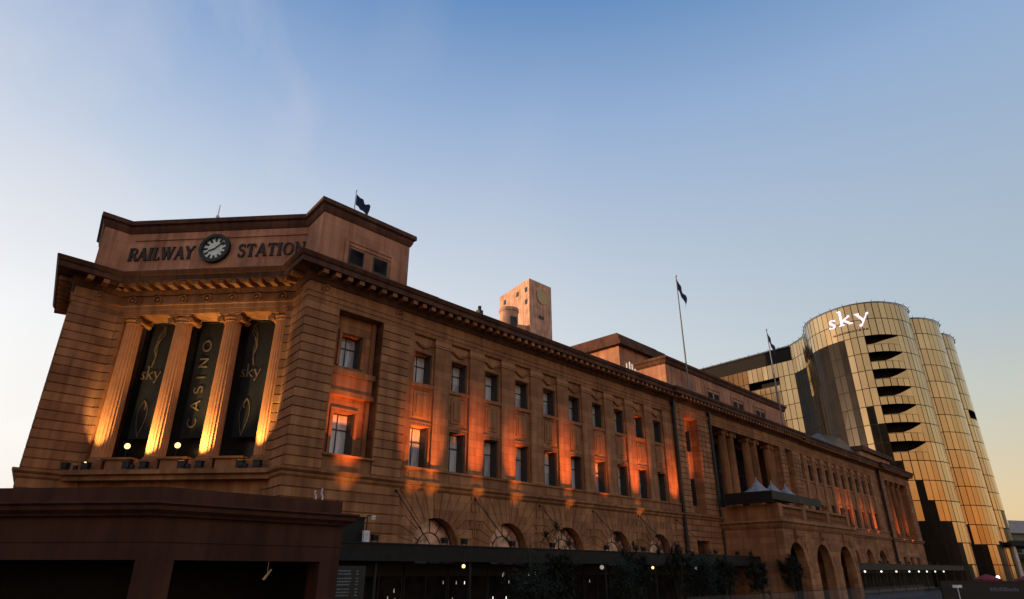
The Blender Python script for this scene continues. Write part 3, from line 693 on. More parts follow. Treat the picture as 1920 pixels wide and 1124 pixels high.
# marquee on the porch roof
MQ = thing('terrace_marquee', 'black flat marquee on the terrace above the entrance porch', 'marquee', (55, -4, 7.9))
s_ = MB(); s_.box(47.9, 61.0, -6.6, -1.6, 10.3, 10.42); s_.box(47.9, 47.98, -6.6, -1.6, 9.3, 10.3); s_.box(47.98, 61.0, -6.6, -6.52, 9.6, 10.3); s_.build('canopy', 'metal', MQ, origin=(55,-4,7.9))
for u in (49.3, 55, 60.8):
    for v in (-6.3, -1.8): s_ = MB(); s_.cyl((u, v, 7.72), (u, v, 10.3), .07, n=8); s_.build('post', 'black', MQ, origin=(55,-4,7.9))
um = None
for i, u in enumerate((51.6, 55.4, 59.2)):
    lab = ['white pointed canvas parasol top nearest the rusticated pier, above the black marquee', 'white pointed parasol top in the middle of the three above the marquee', 'white pointed parasol top at the far end above the marquee'][i]
    T = thing('parasol', lab, 'parasol', (u, -3.6, 7.72), 'white parasols above the porch')
    s_ = MB(); s_.cyl((0,0,0), (0,0,4.55), .04, n=8); s_.build('pole', 'steel', T)
    s_ = MB(); n = 8; rr = 1.6
    vs = [(0,0,4.35)]+[(.5*rr*cos(2*pi*j/n+.4), .5*rr*sin(2*pi*j/n+.4), 3.45) for j in range(n)]+[(rr*cos(2*pi*j/n+.4), rr*sin(2*pi*j/n+.4), 2.95) for j in range(n)]
    s_.add(vs, [(0,1+j,1+(j+1)%n) for j in range(n)]+[(1+j,9+j,9+(j+1)%n,1+(j+1)%n) for j in range(n)]); s_.build('canopy', 'canvas', T)

# ================================================================== STREET CANOPIES
def canopy(u0, u1, v0, zt, zb, label, rods, nm='street_canopy'):
    T = thing(nm, label, 'canopy', (u0, 0, 0), 'canopies along the station')
    s_ = MB(); s_.box(u0, u1, v0, -.10, zt-.16, zt-.02); s_.box(u0, u1, v0-.12, v0, zb, zt); s_.box(u0, u1, v0+.3, -.12, zb+.1, zb+.16)
    s_.box(u0, u1, v0-.18, v0+.1, zt+.002, zt+.07); s_.build('deck', 'metal', T, origin=(u0,0,0))
    for r in rods:
        q = MB(); q.cyl((r, -.12, 7.55), (r+.25, v0+.5, zt-.02), .032, n=6); q.sphere(r, -.12, 7.55, .1, 8, 6); q.build('tie_rod', 'black', T, origin=(u0,0,0))
    for u in [u0+3+6.6*i for i in range(int((u1-u0-3)/6.6)+1)]:
        q = MB(); q.cyl((u, v0+.5, .13), (u, v0+.5, zb+.1), .09, n=8); q.build('post', 'black', T, origin=(u0,0,0))
    return T
canopy(1.0, 48.7, -4.0, 4.3, 3.5, 'long dark street canopy between the low brown kiosk and the porch', [7.4+6.6*i for i in range(6)])
canopy(69.7, 139, -4.0, 3.95, 3.2, 'dark street canopy beyond the entrance porch with a row of small lamps', [])
def pendant(u, v, z, mat, lab, r=.16, top=3.62):
    T = thing('pendant_lamp', lab, 'lamp', (u, v, top), 'lamps under the street canopy')
    s_ = MB(); s_.cyl((0,0,0), (0,0,z+r-top), .02, n=5); s_.build('cord', 'black', T)
    s_ = MB(); s_.sm = True; s_.sphere(0, 0, z-top, r, 12, 8); s_.build('bulb', mat, T); return T
for u, mt, lb in ((10.0, 'warm', 'round yellow lamp under the canopy, nearest the menu board'), (29.97, 'warm', 'round yellow lamp between two dark trees below the fourth arch'),
                  (36.8, 'cool', 'pale white lamp below the square doorway'), (43.4, 'warm', 'round yellow lamp beside the side wall of the porch'), (23.3, 'dim', 'faint grey lamp below the third arch')):
    pendant(u, -3.9+.3, 3.28, mt, lb, .105 if mt != 'dim' else .15)
ordn = ['nearest the porch', 'second from the porch', 'third from the porch', 'fourth from the porch', 'fifth from the porch', 'sixth from the porch', 'seventh from the porch', 'farthest from the porch']
for i, u in enumerate((81.3, 88.4, 95.6, 102.5, 108, 113, 118.5, 124.5)):
    pendant(u, -3.6, 3.0, 'cool', 'small bright lamp under the far canopy, ' + ordn[i], .13, 3.3)
# small lights inside the shopfront under the canopy
k = 0
for i in range(20):
    u = rnd.uniform(4.5, 30); z = rnd.choice([2.75, 2.3, 2.25, 1.6, 2.0, 1.4])+rnd.uniform(-.06, .06); r = rnd.uniform(.025, .045)
    s_ = MB(); s_.sphere(0, 0, 0, r, 8, 6); s_.box(-.015,.015,-.015,.015, r*.8, r+.12)
    o = s_.build('fairy_light', 'dim' if i % 4 else 'cool'); o.location = W(u, -.9+rnd.uniform(-.4,.4), z); meta(o, 'tiny white bulb glowing in the dark shopfront under the canopy', 'light bulb', 'bulbs glowing in the dark shopfront')

# ================================================================== BANNERS
def banner(k, lab, kind):
    T = thing('hanging_banner', lab, 'banner', (*ch(k, -1.55), 18.0), 'banners between the columns')
    org = (*ch(k, -1.55), 18.0)
    s_ = MB(); nz = 14
    for i in range(nz):
        for j in range(6):
            f = lambda a, b: (*ch(k+.98-1.96*a/6, -1.55+.03*sin(a*1.9+b*.7)), 18.05-7.55*b/nz)
            s_.quad(f(j, i+1), f(j+1, i+1), f(j+1, i), f(j, i))
    s_.build('cloth', 'banner', T, origin=org)
    s_ = MB(); s_.cyl((*ch(k-1.05, -1.55), 18.08), (*ch(k+1.05, -1.55), 18.08), .05, n=6); s_.build('rail', 'black', T, origin=org)
    g = MB(); fl = lambda x, y, t: (*ch(k+.40-x*.8, -1.55+t), y)
    if kind == 'casino':
        rot = lambda x, y, t: fl(-y+.42, x, t)      # text climbs, tops to the left
        x = 11.1
        for c in 'CASINO':
            wd, st = GT[c]; 
            for j, (pts, w2) in enumerate(st): ribbon(g, [(x+p[0]*.8, p[1]*.72) for p in pts], .1, rot, .06, .075+j*.003)
            x += {'I': .72, 'C': 1.05, 'A': 1.08, 'S': 1.0, 'N': 1.1, 'O': 1}[c]
    else:
        sg = 1 if kind == 'left' else -1
        for ph, am in ((0, .36), (1.1, .28), (2.0, .2)):
            pts = [(sg*(am*sin(ph+i*.42)*(1-i/26)+.16-.012*i), 17.9-i*.135) for i in range(22)]
            ribbon(g, pts, .035, fl, .06, .07+ph*.002)
        ribbon(g, [(sg*(.12*sin(1.2+i*.5)-.02), 17.0-i*.1) for i in range(12)], .09, fl, .06, .078)
        for sgn, wd in ((1, .05), (-1, .04)):
            ribbon(g, [(.05+sgn*.42*sin(pi*(i/16)**.8)*(1-.25*i/16), 12.9-i*.145) for i in range(17)], wd, fl, .06, .072+wd*.05)
        ribbon(g, [(.05+sg*(-.05+.2*sin(i*.4)), 12.9-i*.1) for i in range(7)], .09, fl, .06, .08)
        w0 = textw('sky', GS, .85, .0); text(g, 'sky', GS, -w0/2, 14.3, .85, fl, .06, .072, .0)
    g.build('printed_design', 'gilt', T, origin=org)
    return T
banner(9.15, 'black banner with flame lines and sky, leftmost between the columns', 'left')
banner(5.8, 'black banner reading CASINO vertically between the middle columns', 'casino')
banner(2.5, 'black banner with flame lines and sky, beside the right corner block', 'right')

# ================================================================== FLOODLIGHTS
def spot(T, loc, target, col, power, ang, blend, size=.05):
    l = bpy.data.lights.new('flood_beam', 'SPOT'); l.color = col; l.energy = power; l.spot_size = R(ang); l.spot_blend = blend; l.shadow_soft_size = size
    o = bpy.data.objects.new('flood_beam', l); C.objects.link(o)
    a = Vector(W(*loc)); b = Vector(W(*target)); o.location = a; o.rotation_euler = (b-a).to_track_quat('-Z', 'Y').to_euler()
    o.parent = T; o.matrix_parent_inverse = T_inv(T); return o
def T_inv(T): return (Matrix.Translation(T.location) @ T.rotation_euler.to_matrix().to_4x4()).inverted()
def floodlight(u, v, z, lab, group, yaw=0.0, sc=1.0, glow=None):
    T = thing('floodlight', lab, 'floodlight', (u, v, z), group); T.rotation_euler = (0, 0, ROT+yaw)
    s_ = MB(); s_.box(-.17*sc, .17*sc, -.12*sc, .12*sc, .1*sc, .36*sc); s_.box(-.2*sc, .2*sc, -.15*sc, .15*sc, .36*sc, .40*sc)
    for i in range(4): s_.box(-.17*sc+.09*sc*i, -.14*sc+.09*sc*i, -.16*sc, -.12*sc, .14*sc, .33*sc)
    s_.build('housing', 'black', T)
    s_ = MB(); s_.box(-.21*sc, -.18*sc, -.03, .03, 0, .26*sc); s_.box(.18*sc, .21*sc, -.03, .03, 0, .26*sc); s_.box(-.21*sc, .21*sc, -.05, .05, -.0, .03); s_.build('bracket', 'black', T)
    s_ = MB(); s_.box(-.14*sc, .14*sc, -.09*sc, .09*sc, .40*sc, .412*sc); s_.build('lens', glow or 'lens', T); return T
OR = (1.0, .25, .06); AM = (1.0, .42, .10)
lits = [ # u, target z, power, angle
 (3.75, 9.9, 1900, 26, 'below the corner window'), (8.5, 10.2, 1500, 25, 'by the rusticated block edge'), (10.0, 10.0, 1500, 24, 'left of the first arch'), (14.05, 10.6, 2000, 24, 'between first and second arch'),
 (17.9, 10.2, 1900, 23, 'above the second arch'), (24.0, 10.5, 2400, 24, 'above the third arch'), (28.85, 10.0, 1500, 23, 'left of the fourth arch'),
 (33.9, 10.8, 2600, 22, 'right of the fourth arch'), (35.6, 11.8, 1900, 20, 'left of the fifth arch'), (40.6, 10.8, 2300, 22, 'beside the drainpipe'), (44.9, 13.0, 2600, 24, 'before the second block')]
for i, (u, tz, pw, an, wh) in enumerate(lits):
    T = floodlight(u, -3.6, 4.37, 'black floodlight on the near canopy roof, ' + wh, 'floodlights on the canopy roof')
    spot(T, (u, -3.6, 4.85), (u, .1, tz+1.0), OR if i not in (1, 2) else (1, .30, .07), pw*3.6, an, 1.0, .12)
    if i in (0, 1, 2, 3, 4, 5, 7): spot(T, (u+.05, -3.6, 4.8), (u+.05, .0, 8.35), AM, 1300, (24, 20, 20, 16, 20, 17, 0, 17)[i], 1.0, .14)
for i, (u, tz, pw) in enumerate(((88.6, 11.0, 3600), (92.4, 11.0, 3400), (98.6, 10.5, 3000), (103.6, 10.4, 3000), (116, 10.5, 3500), (121.5, 10.2, 3000))):
    T = floodlight(u, -3.6, 4.0, 'black floodlight on the far canopy roof, ' + ordn[i], 'floodlights on the far canopy roof')
    spot(T, (u, -3.6, 4.5), (u, .1, tz+.5), OR, pw*1.9, 24, 1.0, .12)
GO = (1.0, .62, .22)
yw = math.atan2(CH[1], CH[0])
for i, (k, lb) in enumerate(((12.0, 'at the foot of the left pier'), (10.71, 'before the leftmost column'), (8.24, 'right of the leftmost banner foot'), (7.21, 'before the second column'),
                             (4.94, 'at the foot of the CASINO banner'), (3.91, 'before the third column'), (1.48, 'at the foot of the right banner'), (.5, 'before the rightmost column'))):
    p = ch(k, .55); T = floodlight(*p, 8.31, 'black box floodlight on the colonnade ledge, ' + lb, 'floodlights on the colonnade ledge', yw, 1.15, 'warm' if i in (4, 6) else None)
for k, pw in zip(KC, (900, 950, 900, 800)):
    p0 = ch(k-.1 if k < 1 else k+.1, .52)
    kk = k+.22
    p0 = ch(kk, .5); p1 = ch(k+.02, -.35)
    T = floodlight(*ch(k+.25, .82), 8.31, 'small black uplight throwing golden light up ' + {0:'the rightmost',1:'the third',2:'the second',3:'the leftmost'}[KC.index(k)] + ' column', 'small column uplights', yw, .6)
    kq = k-.2 if k > 10 else k+.3
    spot(T, (*ch(kq, .82), 8.62), (*ch(k+.02, -.2), 11.7), GO, pw*2.9, 46 if (k > 10 or k < 1) else 74, 1.0, .06)
for k, lb in ((9.75, 'glowing globe lamp behind the foot of the leftmost banner'), (6.55, 'glowing globe lamp behind the foot of the CASINO banner')):
    p = ch(k, -1.2); T = thing('globe_lamp', lb, 'lamp', (*p, 9.1), 'globe lamps inside the colonnade')
    s_ = MB(); s_.cyl((0,0,0), (0,0,.75), .03, n=6); s_.build('stem', 'black', T); s_ = MB(); s_.sm = True; s_.sphere(0,0,.9,.17,12,8); s_.build('globe', 'warm', T)

# ================================================================== FOREGROUND KIOSK
KA = (-10.84, 20.0)                       # its corner in world metres
def inv(x, y): dx, dy = x-ORG[0], y-ORG[1]; return (dx*DX[0]+dy*DX[1], dx*DY[0]+dy*DY[1])
ka = inv(*KA); LD = (-.6371, .7708)
kf = (ka[0]+6.5, ka[1]); kl = along(ka, LD, 16)
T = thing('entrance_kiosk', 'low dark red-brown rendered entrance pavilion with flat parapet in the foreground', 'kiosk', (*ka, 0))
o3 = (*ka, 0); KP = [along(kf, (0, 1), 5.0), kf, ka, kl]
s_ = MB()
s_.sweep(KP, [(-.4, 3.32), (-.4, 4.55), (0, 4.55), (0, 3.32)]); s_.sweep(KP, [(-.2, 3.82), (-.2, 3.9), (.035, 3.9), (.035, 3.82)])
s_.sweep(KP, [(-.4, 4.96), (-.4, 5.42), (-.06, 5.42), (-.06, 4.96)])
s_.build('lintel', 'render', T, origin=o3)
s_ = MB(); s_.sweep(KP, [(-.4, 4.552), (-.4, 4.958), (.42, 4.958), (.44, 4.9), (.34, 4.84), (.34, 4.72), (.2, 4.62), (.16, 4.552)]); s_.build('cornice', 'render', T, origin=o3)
s_ = MB(); s_.prism([ka, along(ka, (1,0), .8), along(along(ka, (1,0), .8), (0,1), .55), along(along(ka, LD, .33), (.7708,.6371), .5), along(ka, LD, .33)], .14, 3.318); s_.build('pier', 'render', T, origin=o3)
for a in (5.72,): s_ = MB(); s_.box(ka[0]+a, kf[0], ka[1], ka[1]+.8, .14, 3.318); s_.build('pier', 'render', T, origin=o3)
s_ = MB(); q = along(ka, LD, 8.5); s_.obox(q, LD, (-.7708,-.6371), 0, .8, -.6, 0, .14, 3.318); s_.build('pier', 'render', T, origin=o3)
s_ = MB(); s_.prism([(ka[0]+.3, ka[1]+.3), (kf[0]-.1, kf[1]+.3), (kf[0]-.1, kf[1]+4.9), along(along(kl, (1,0), 2), LD, .5), along(kl, (.77,.64), .4)], 4.96, 5.1); s_.build('roof', 'metal', T, origin=o3)
s_ = MB(); s_.prism([(ka[0]+.3, ka[1]+3.6), (kf[0]-.1, kf[1]+3.6), (kf[0]-.1, kf[1]+3.8), (ka[0]+.3, ka[1]+3.8)], .14, 4.9)
q = along(kl, (.7708, .6371), 3.6); q2 = (ka[0]+.3, ka[1]+3.6); s_.prism([q, q2, (q2[0], q2[1]+.2), (q[0]+.2, q[1]+.2)], .14, 4.9); s_.box(kf[0]-.25, kf[0]-.12, kf[1]+.85, kf[1]+3.6, .14, 4.9)
s_.build('inner_wall', 'dark', T, origin=o3)
s_ = MB(); s_.prism([(ka[0]+.3, ka[1]+.42), (kf[0]-.1, kf[1]+.42), (kf[0]-.1, kf[1]+3.6), q2, q, along(kl, (.77,.64), .45)], 3.33, 3.4); s_.build('ceiling', 'dark', T, origin=o3)
# dim hanging fish-shaped light and small marks in the opening
s_ = MB(); c0 = (ka[0]+4.9, ka[1]+2.2, 2.95); s_.cyl((c0[0]-.12,c0[1],c0[2]-.22), (c0[0]+.14,c0[1],c0[2]+.12), .05, .03, n=8); s_.cyl((c0[0],c0[1],c0[2]), (c0[0],c0[1],3.33), .01, n=4)
o = s_.build('hanging_lamp', emis('amber_dim', (.9,.7,.35), .07), origin=c0); meta(o, 'dim amber slanting lamp inside the kiosk near its right pier', 'lamp')

# small things on kiosk / canopy
# white bent roof fittings
s_ = MB(); p0 = (ka[0]+5.6, ka[1]+.6)
for dx in (0, .28):
    q = [(p0[0]+dx, p0[1], 5.1), (p0[0]+dx, p0[1], 5.6), (p0[0]+dx-.07, p0[1], 5.72), (p0[0]+dx-.1, p0[1]-.1, 5.86-.1*(dx < .1))]
    for a, b in zip(q, q[1:]): s_.cyl(a, b, .03, n=6)
s_.box(p0[0]-.1, p0[0]+.4, p0[1]-.06, p0[1]+.06, 5.1, 5.14)
meta(s_.build('vent_pipe', 'white', origin=(*p0, 5.1)), 'pair of small white bent vent pipes on the kiosk roof', 'vent pipes')
# CCTV post with box
T = thing('security_camera', 'white dome security camera and box on a thin bracket above the canopy', 'camera', (3.0, -3.9, 4.3))
s_ = MB(); s_.cyl((0,0,0.05), (0,0,1.35), .035, n=8); s_.cyl((0,0,1.35), (.3,-.05,1.35), .03, n=8); s_.build('bracket', 'black', T)
s_ = MB(); s_.box(-.17, .15, -.1, .08, .08, .62); s_.box(-.1, .08, -.12, -.101, .3, .5); s_.build('control_box', 'white', T)
s_ = MB(); s_.sm = True; s_.sphere(.32, -.05, 1.22, .12, 12, 8); s_.cyl((.32,-.05,1.25), (.32,-.05,1.36), .13, n=12); s_.build('dome', 'white', T)
s_ = MB(); s_.box(-.95, .75, 0, .9, 0, 1.15); s_.box(-1.0, .8, -.05, .95, 1.15, 1.22)
o = s_.build('plant_cabinet', 'metal', origin=Z0); o.location = W(2.3, -3.6, 4.38); meta(o, 'dark grey equipment cabinet on the canopy end beside the kiosk', 'cabinet')
# ladder by the left pier
p = ch(12.7, 1.0)
T = thing('ladder', 'thin pale metal ladder standing in front of the left pier', 'ladder', (p[0]-.4, p[1], .13))
for x in (-.32, .32): s_ = MB(); s_.cyl((x*CH[0], x*CH[1], 0), (x*CH[0], x*CH[1]+.5, 9.0), .022, n=6); s_.build('rail', 'steel', T)
s_ = MB()
for i in range(28): z = .3+.31*i; s_.cyl((-.32*CH[0], -.32*CH[1]+.5*z/9, z), (.32*CH[0], .32*CH[1]+.5*z/9, z), .011, n=5)
s_.build('rungs', 'metal', T)
# menu board
T = thing('menu_board', 'black menu board with rows of pale writing beside the kiosk', 'sign', (1.75, -4.6, 0))
s_ = MB(); s_.box(-.85, .95, 0, .06, .6, 3.25); s_.box(-.8,-.72,0,.05,.13,.6); s_.box(.8,.88,0,.05,.13,.6); s_.build('board', 'black', T)
s_ = MB(); z = 3.0
for i in range(9):
    x = -.62; L = rnd.uniform(.62, .82)
    while x < -.62+L: wd = rnd.uniform(.05, .16); s_.box(x, x+wd, -.008, .0, z, z+.055); x += wd+.025
    s_.box(.42, .42+.14, -.008, 0, z, z+.05)
    if i % 3 == 1: z -= .06
    z -= .135
s_.build('writing', plain('chalk_grey', (.20, .21, .20), .8), T)

# ================================================================== FLAGPOLES
def flagpole(u, v, z0, z1, lab, fl=1.9, r=.11, droop=.8):
    T = thing('flagpole', lab, 'flagpole', (u, v, z0), 'flagpoles on the station roof'); H = z1-z0
    s_ = MB(); s_.cyl((0,0,0), (0,0,H), r, r*.55, n=10); s_.build('pole', 'pole', T)
    s_ = MB(); s_.cyl((0,0,0), (0,0,.5), r*2.2, r*1.6, n=10); s_.cyl((0,0,.9 if H > 8 else .3),(0,0,1.2 if H > 8 else .4), r*2, n=8); s_.build('base', 'black', T)
    s_ = MB(); s_.sm = True; s_.sphere(0,0,H+.08,r*1.3,8,6); s_.build('finial', 'steel', T)
    s_ = MB(); s_.sm = True; n = 12; h = fl*.55
    g = lambda i, j: ((i/n)*fl*.72+.05, .16*sin(i*.95+j*.5)*(i/n), H-.25-h*j/6-droop*fl*(i/n)**1.15+.10*sin(i*1.3+j)*(i/n))
    for i in range(n):
        for j in range(6): s_.quad(g(i,j+1), g(i+1,j+1), g(i+1,j), g(i,j))
    s_.build('flag', 'flagblue', T); return T
flagpole(47.3, .7, 20.7, 36.2, 'tall flagpole with a drooping navy flag, nearer one on the middle roof', 2.6)
flagpole(73.2, .7, 20.7, 36.2, 'tall flagpole with a navy flag standing before the gold tower', 2.6)
flagpole(5.2, 5.0, 25.3, 30.6, 'short flagpole with navy flag on the corner attic beside the clock wall', 1.75, .05, .35)
# rooftop antennas
an = MB(); 
for i, (dx, dz) in enumerate(((0, 1.5), (.55, 1.75), (1.0, 1.6), (1.5, 1.2))):
    an.cyl((dx, 0, 0), (dx, 0, dz+.2), .05, n=6); an.box(dx-.1, dx+.1, -.12, -.03, dz-.9, dz+.1)
an.box(-.2, 1.7, -.1, .1, .0, .12); an.cyl((0,0,.5), (1.5,0,.5), .04, n=6)
o = an.build('antenna_cluster', 'white'); o.location = W(35.3, .9, 20.7); meta(o, 'cluster of white mobile antennas on the roof edge left of the centre attic', 'antenna')
s_ = MB(); s_.cyl((0,0,0),(0,0,.9),.05,n=6); s_.box(-.18,.18,-.12,.12,.75,1.15); o = s_.build('roof_camera', 'white'); o.location = W(41.0, .9, 20.7); meta(o, 'small pale box on a post at the roof edge beside the centre attic', 'camera')
s_ = MB(); s_.box(-.2,.2,-.2,.2,0,1.0); s_.cyl((0,0,1.0),(0,0,1.35),.14,n=8); o = s_.build('roof_vent', 'black'); o.location = W(14.3, .2, 20.7); meta(o, 'small black vent on the cornice left of the brick tower', 'vent')

for i, (u, v, w1, h1, lab) in enumerate(((20.5, 3.2, .9, 2.0, 'grey air duct box on the roof behind the cornice, nearer the corner'), (64, 3.5, 1.2, 4.9, 'grey air duct box on the centre attic roof'))):
    s_ = MB(); s_.box(-w1, w1, -w1*.7, w1*.7, 0, h1); s_.box(-w1-.06, w1+.06, -w1*.7-.06, w1*.7+.06, h1, h1+.08); s_.cyl((w1*.3, 0, h1), (w1*.3, 0, h1+.5), .16, n=8)
    o = s_.build('air_duct', 'metal'); o.location = W(u, v, 20.25); meta(o, lab, 'roof duct')
# ================================================================== BRICK TOWER behind
bo = (104, 77, 0)
T = thing('brick_hotel_tower', 'pale orange brick high-rise tower with a round disc near its top, behind the station', 'building', bo)
def bp_(mb, name, mat, par=None): return mb.build(name, mat, par or T, origin=bo)
LDir = (-.10, 1.0)
def tb(u, v, L=0): return (u, v)
wl2 = MB(); wl2.prism([(104, 77), (113.4, 76.8), (115, 93), (107.8, 92.9)], 0, 80.8); bp_(wl2, 'main_shaft', 'brick')
s_ = MB(); s_.lathe(98.3, 79.6, [(2.6, 0), (2.6, 68.9), (2.8, 69), (2.8, 69.9), (2.5, 70)], 28); bp_(s_, 'stair_drum', 'brick')
s_ = MB(); s_.prism([(99.5, 80.5), (104.2, 78.2), (107.5, 92), (97.5, 90)], 0, 66.5); bp_(s_, 'lower_shaft', 'brick')
s_ = MB(); s_.obox((98.3, 79.6), (.97, -.25), (-.25, -.97), -1.0, 1.0, 2.2, 2.72, 64.4, 67.0); bp_(s_, 'drum_window', 'darkpane')
s_ = MB(); s_.box(113.41, 115.2, 79, 90, 0, 66); bp_(s_, 'side_shaft', 'brick')
s_ = MB()
for k in range(40):
    a, b = 2*pi*k/40, 2*pi*(k+1)/40
    s_.add([(109.4,76.72,76.4),(109.4+2.3*cos(a),76.72,76.4+2.3*sin(a)),(109.4+2.3*cos(b),76.72,76.4+2.3*sin(b))], [(0,1,2)])
    s_.cyl((109.4+2.3*cos(a),76.72,76.4+2.3*sin(a)), (109.4+2.3*cos(b),76.72,76.4+2.3*sin(b)), .13, n=5)
bp_(s_, 'round_disc', 'logo')
# small square windows on the left face
fd = Vector((107.8-104, 92.9-77)).normalized(); fn = (-fd[1], fd[0])
for (t, z) in ((1.6, 77.0), (6.2, 77.2), (1.6, 73.2), (13.2, 77.2)):
    q = MB(); q.obox((104, 77), fd, fn, t-.6, t+.6, -.3, .06, z, z+1.5); bp_(q, 'window', 'darkpane')
q = MB(); q.box(107.8, 109.8, 76.7, 77.2, 69.4, 70.2); bp_(q, 'window', 'darkpane')

# ================================================================== GOLD CASINO TOWER (world frame)
GT_ = thing('gold_glass_tower', 'curved tower clad in gold mirror panels with black wedge balconies and a lit sign', 'building', (88, 150, 0), frame='W')
def catmull(P, n=8):
    out = []
    for i in range(len(P)-1):
        p0 = P[max(0,i-1)]; p1 = P[i]; p2 = P[i+1]; p3 = P[min(len(P)-1,i+2)]
        for k in range(n):
            t = k/n; out.append(tuple(.5*((2*p1[c])+(-p0[c]+p2[c])*t+(2*p0[c]-5*p1[c]+4*p2[c]-p3[c])*t*t+(-p0[c]+3*p1[c]-3*p2[c]+p3[c])*t**3) for c in (0,1)))
    out.append(P[-1]); return out
def resample(P, step):
    L = [0]
    for a, b in zip(P, P[1:]): L.append(L[-1]+math.dist(a, b))
    n = max(1, round(L[-1]/step)); out = []; j = 0
    for i in range(n+1):
        s = L[-1]*i/n
        while j < len(L)-2 and L[j+1] < s: j += 1
        t = (s-L[j])/max(1e-9, L[j+1]-L[j]); out.append((P[j][0]+(P[j+1][0]-P[j][0])*t, P[j][1]+(P[j+1][1]-P[j][1])*t))
    return out
HT = 62.0; FL = 4.12
segA = resample([(60, 191.2), (79.2, 168.3)], 1.55)
segB = resample(catmull([(79.2, 168.3), (79.8, 160.5), (76.7, 151.7), (77.4, 145.5), (80.6, 139.8), (84.5, 137.3), (88.4, 136.9), (93.6, 138.6), (97.6, 142.2), (100.2, 147.6)]), 1.5)
segC = resample(catmull([(100.2, 147.6), (103.5, 147.2), (108.5, 149.2), (112.2, 153.2), (113.6, 158.4)]), 1.5)
segD = resample(catmull([(113.6, 158.4), (117.2, 158.8), (121.6, 162.2), (125.2, 167.5), (127.0, 174.0), (127.2, 181)]), 1.5)
gold = MB(); gold.var = []; dk = MB(); bz = MB(); slots = MB()
def panel(mb, a, b, z0, z1, out=.0, tri=None):
    L = math.dist(a, b); d = ((b[0]-a[0])/L, (b[1]-a[1])/L); n = (d[1], -d[0]); g = .085
    hsh = (a[0]*12.9898+a[1]*78.233) % 1.0; cl = .05*(hsh-.5); cr = .05*(.5-hsh); t1, t4 = (cl+rnd.uniform(-.008, .008) for _ in range(2)); t2, t3 = (cr+rnd.uniform(-.008, .008) for _ in range(2))
    p = [(a[0]+d[0]*g+n[0]*(out+t1), a[1]+d[1]*g+n[1]*(out+t1), z0+g), (b[0]-d[0]*g+n[0]*(out+t2), b[1]-d[1]*g+n[1]*(out+t2), z0+g),
         (b[0]-d[0]*g+n[0]*(out+t3), b[1]-d[1]*g+n[1]*(out+t3), z1-g), (a[0]+d[0]*g+n[0]*(out+t4), a[1]+d[1]*g+n[1]*(out+t4), z1-g)]
    mb.add(p, [(0,1,2,3)])
    if mb.var is not None: mb.var.append(min(1, max(0, rnd.gauss(.6, .13))))
def clad(seg, kindf, zt=HT):
    nf = int(zt/FL)+1
    for i in range(len(seg)-1):
        a, b = seg[i], seg[i+1]
        L = math.dist(a, b); d = ((b[0]-a[0])/L, (b[1]-a[1])/L); n = (d[1], -d[0])
        for f in range(nf):
            z1 = zt-f*FL; z0 = max(0, z1-FL)
            k = kindf(i, f, (z0+z1)/2, len(seg)-1)
            if k == 'g': panel(gold, a, b, z0, z1, .06)
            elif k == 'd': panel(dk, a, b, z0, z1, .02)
            elif k == 'b': panel(bz, a, b, z0, z1, -.3)
            elif isinstance(k, tuple):            # slot: parapet height runs from k[0] to k[1]
                zs = z1-1.9
                panel(gold, a, b, z0, zs-.35, .06)
                q = MB; o_ = .08
                pa = (a[0]+n[0]*o_, a[1]+n[1]*o_); pb = (b[0]+n[0]*o_, b[1]+n[1]*o_)
                gold.add([(*pa, zs-.36), (*pb, zs-.36), (*pb, zs-.3+k[1]*1.9), (*pa, zs-.3+k[0]*1.9)], [(0,1,2,3)]); gold.var.append(rnd.uniform(.3,.8))
                # recess behind
                ia = (a[0]-n[0]*2.5, a[1]-n[1]*2.5); ib = (b[0]-n[0]*2.5, b[1]-n[1]*2.5)
                slots.quad((*ia, z0), (*ib, z0), (*ib, z1), (*ia, z1)); slots.quad((*a, z1-.02), (*b, z1-.02), (*ib, z1-.02), (*ia, z1-.02)); slots.quad((*a, zs-.36), (*b, zs-.36), (*ib, zs-.36), (*ia, zs-.36))
                if k[2] != 0:
                    e, g_ = (a, ia) if k[2] < 0 else (b, ib); slots.quad((*e, z0), (*g_, z0), (*g_, z1), (*e, z1))
                continue
            # solid backing
            slots.quad((a[0], a[1], z0), (b[0], b[1], z0), (b[0], b[1], z1), (a[0], a[1], z1))
def kA(i, f, z, n):
    if f == 0: return 'b'
    if f == 2 and n*.50 <= i < n*.80: 
        i0 = math.ceil(n*.50); i1 = math.ceil(n*.80)-1
        return (.1*(0), .0, -1 if i == i0 else (1 if i == i1 else 0))
    return 'g'
NB = len(segB)-1
def azp(p): return math.degrees(math.atan2(p[0], p[1]))
s0i = min(i for i in range(NB) if azp(segB[i]) >= 30.75 and segB[i][1] < 140); s1i = max(i for i in range(NB) if azp(segB[i+1]) <= 33.6 and segB[i][0] > 82 and segB[i][0] < 97)
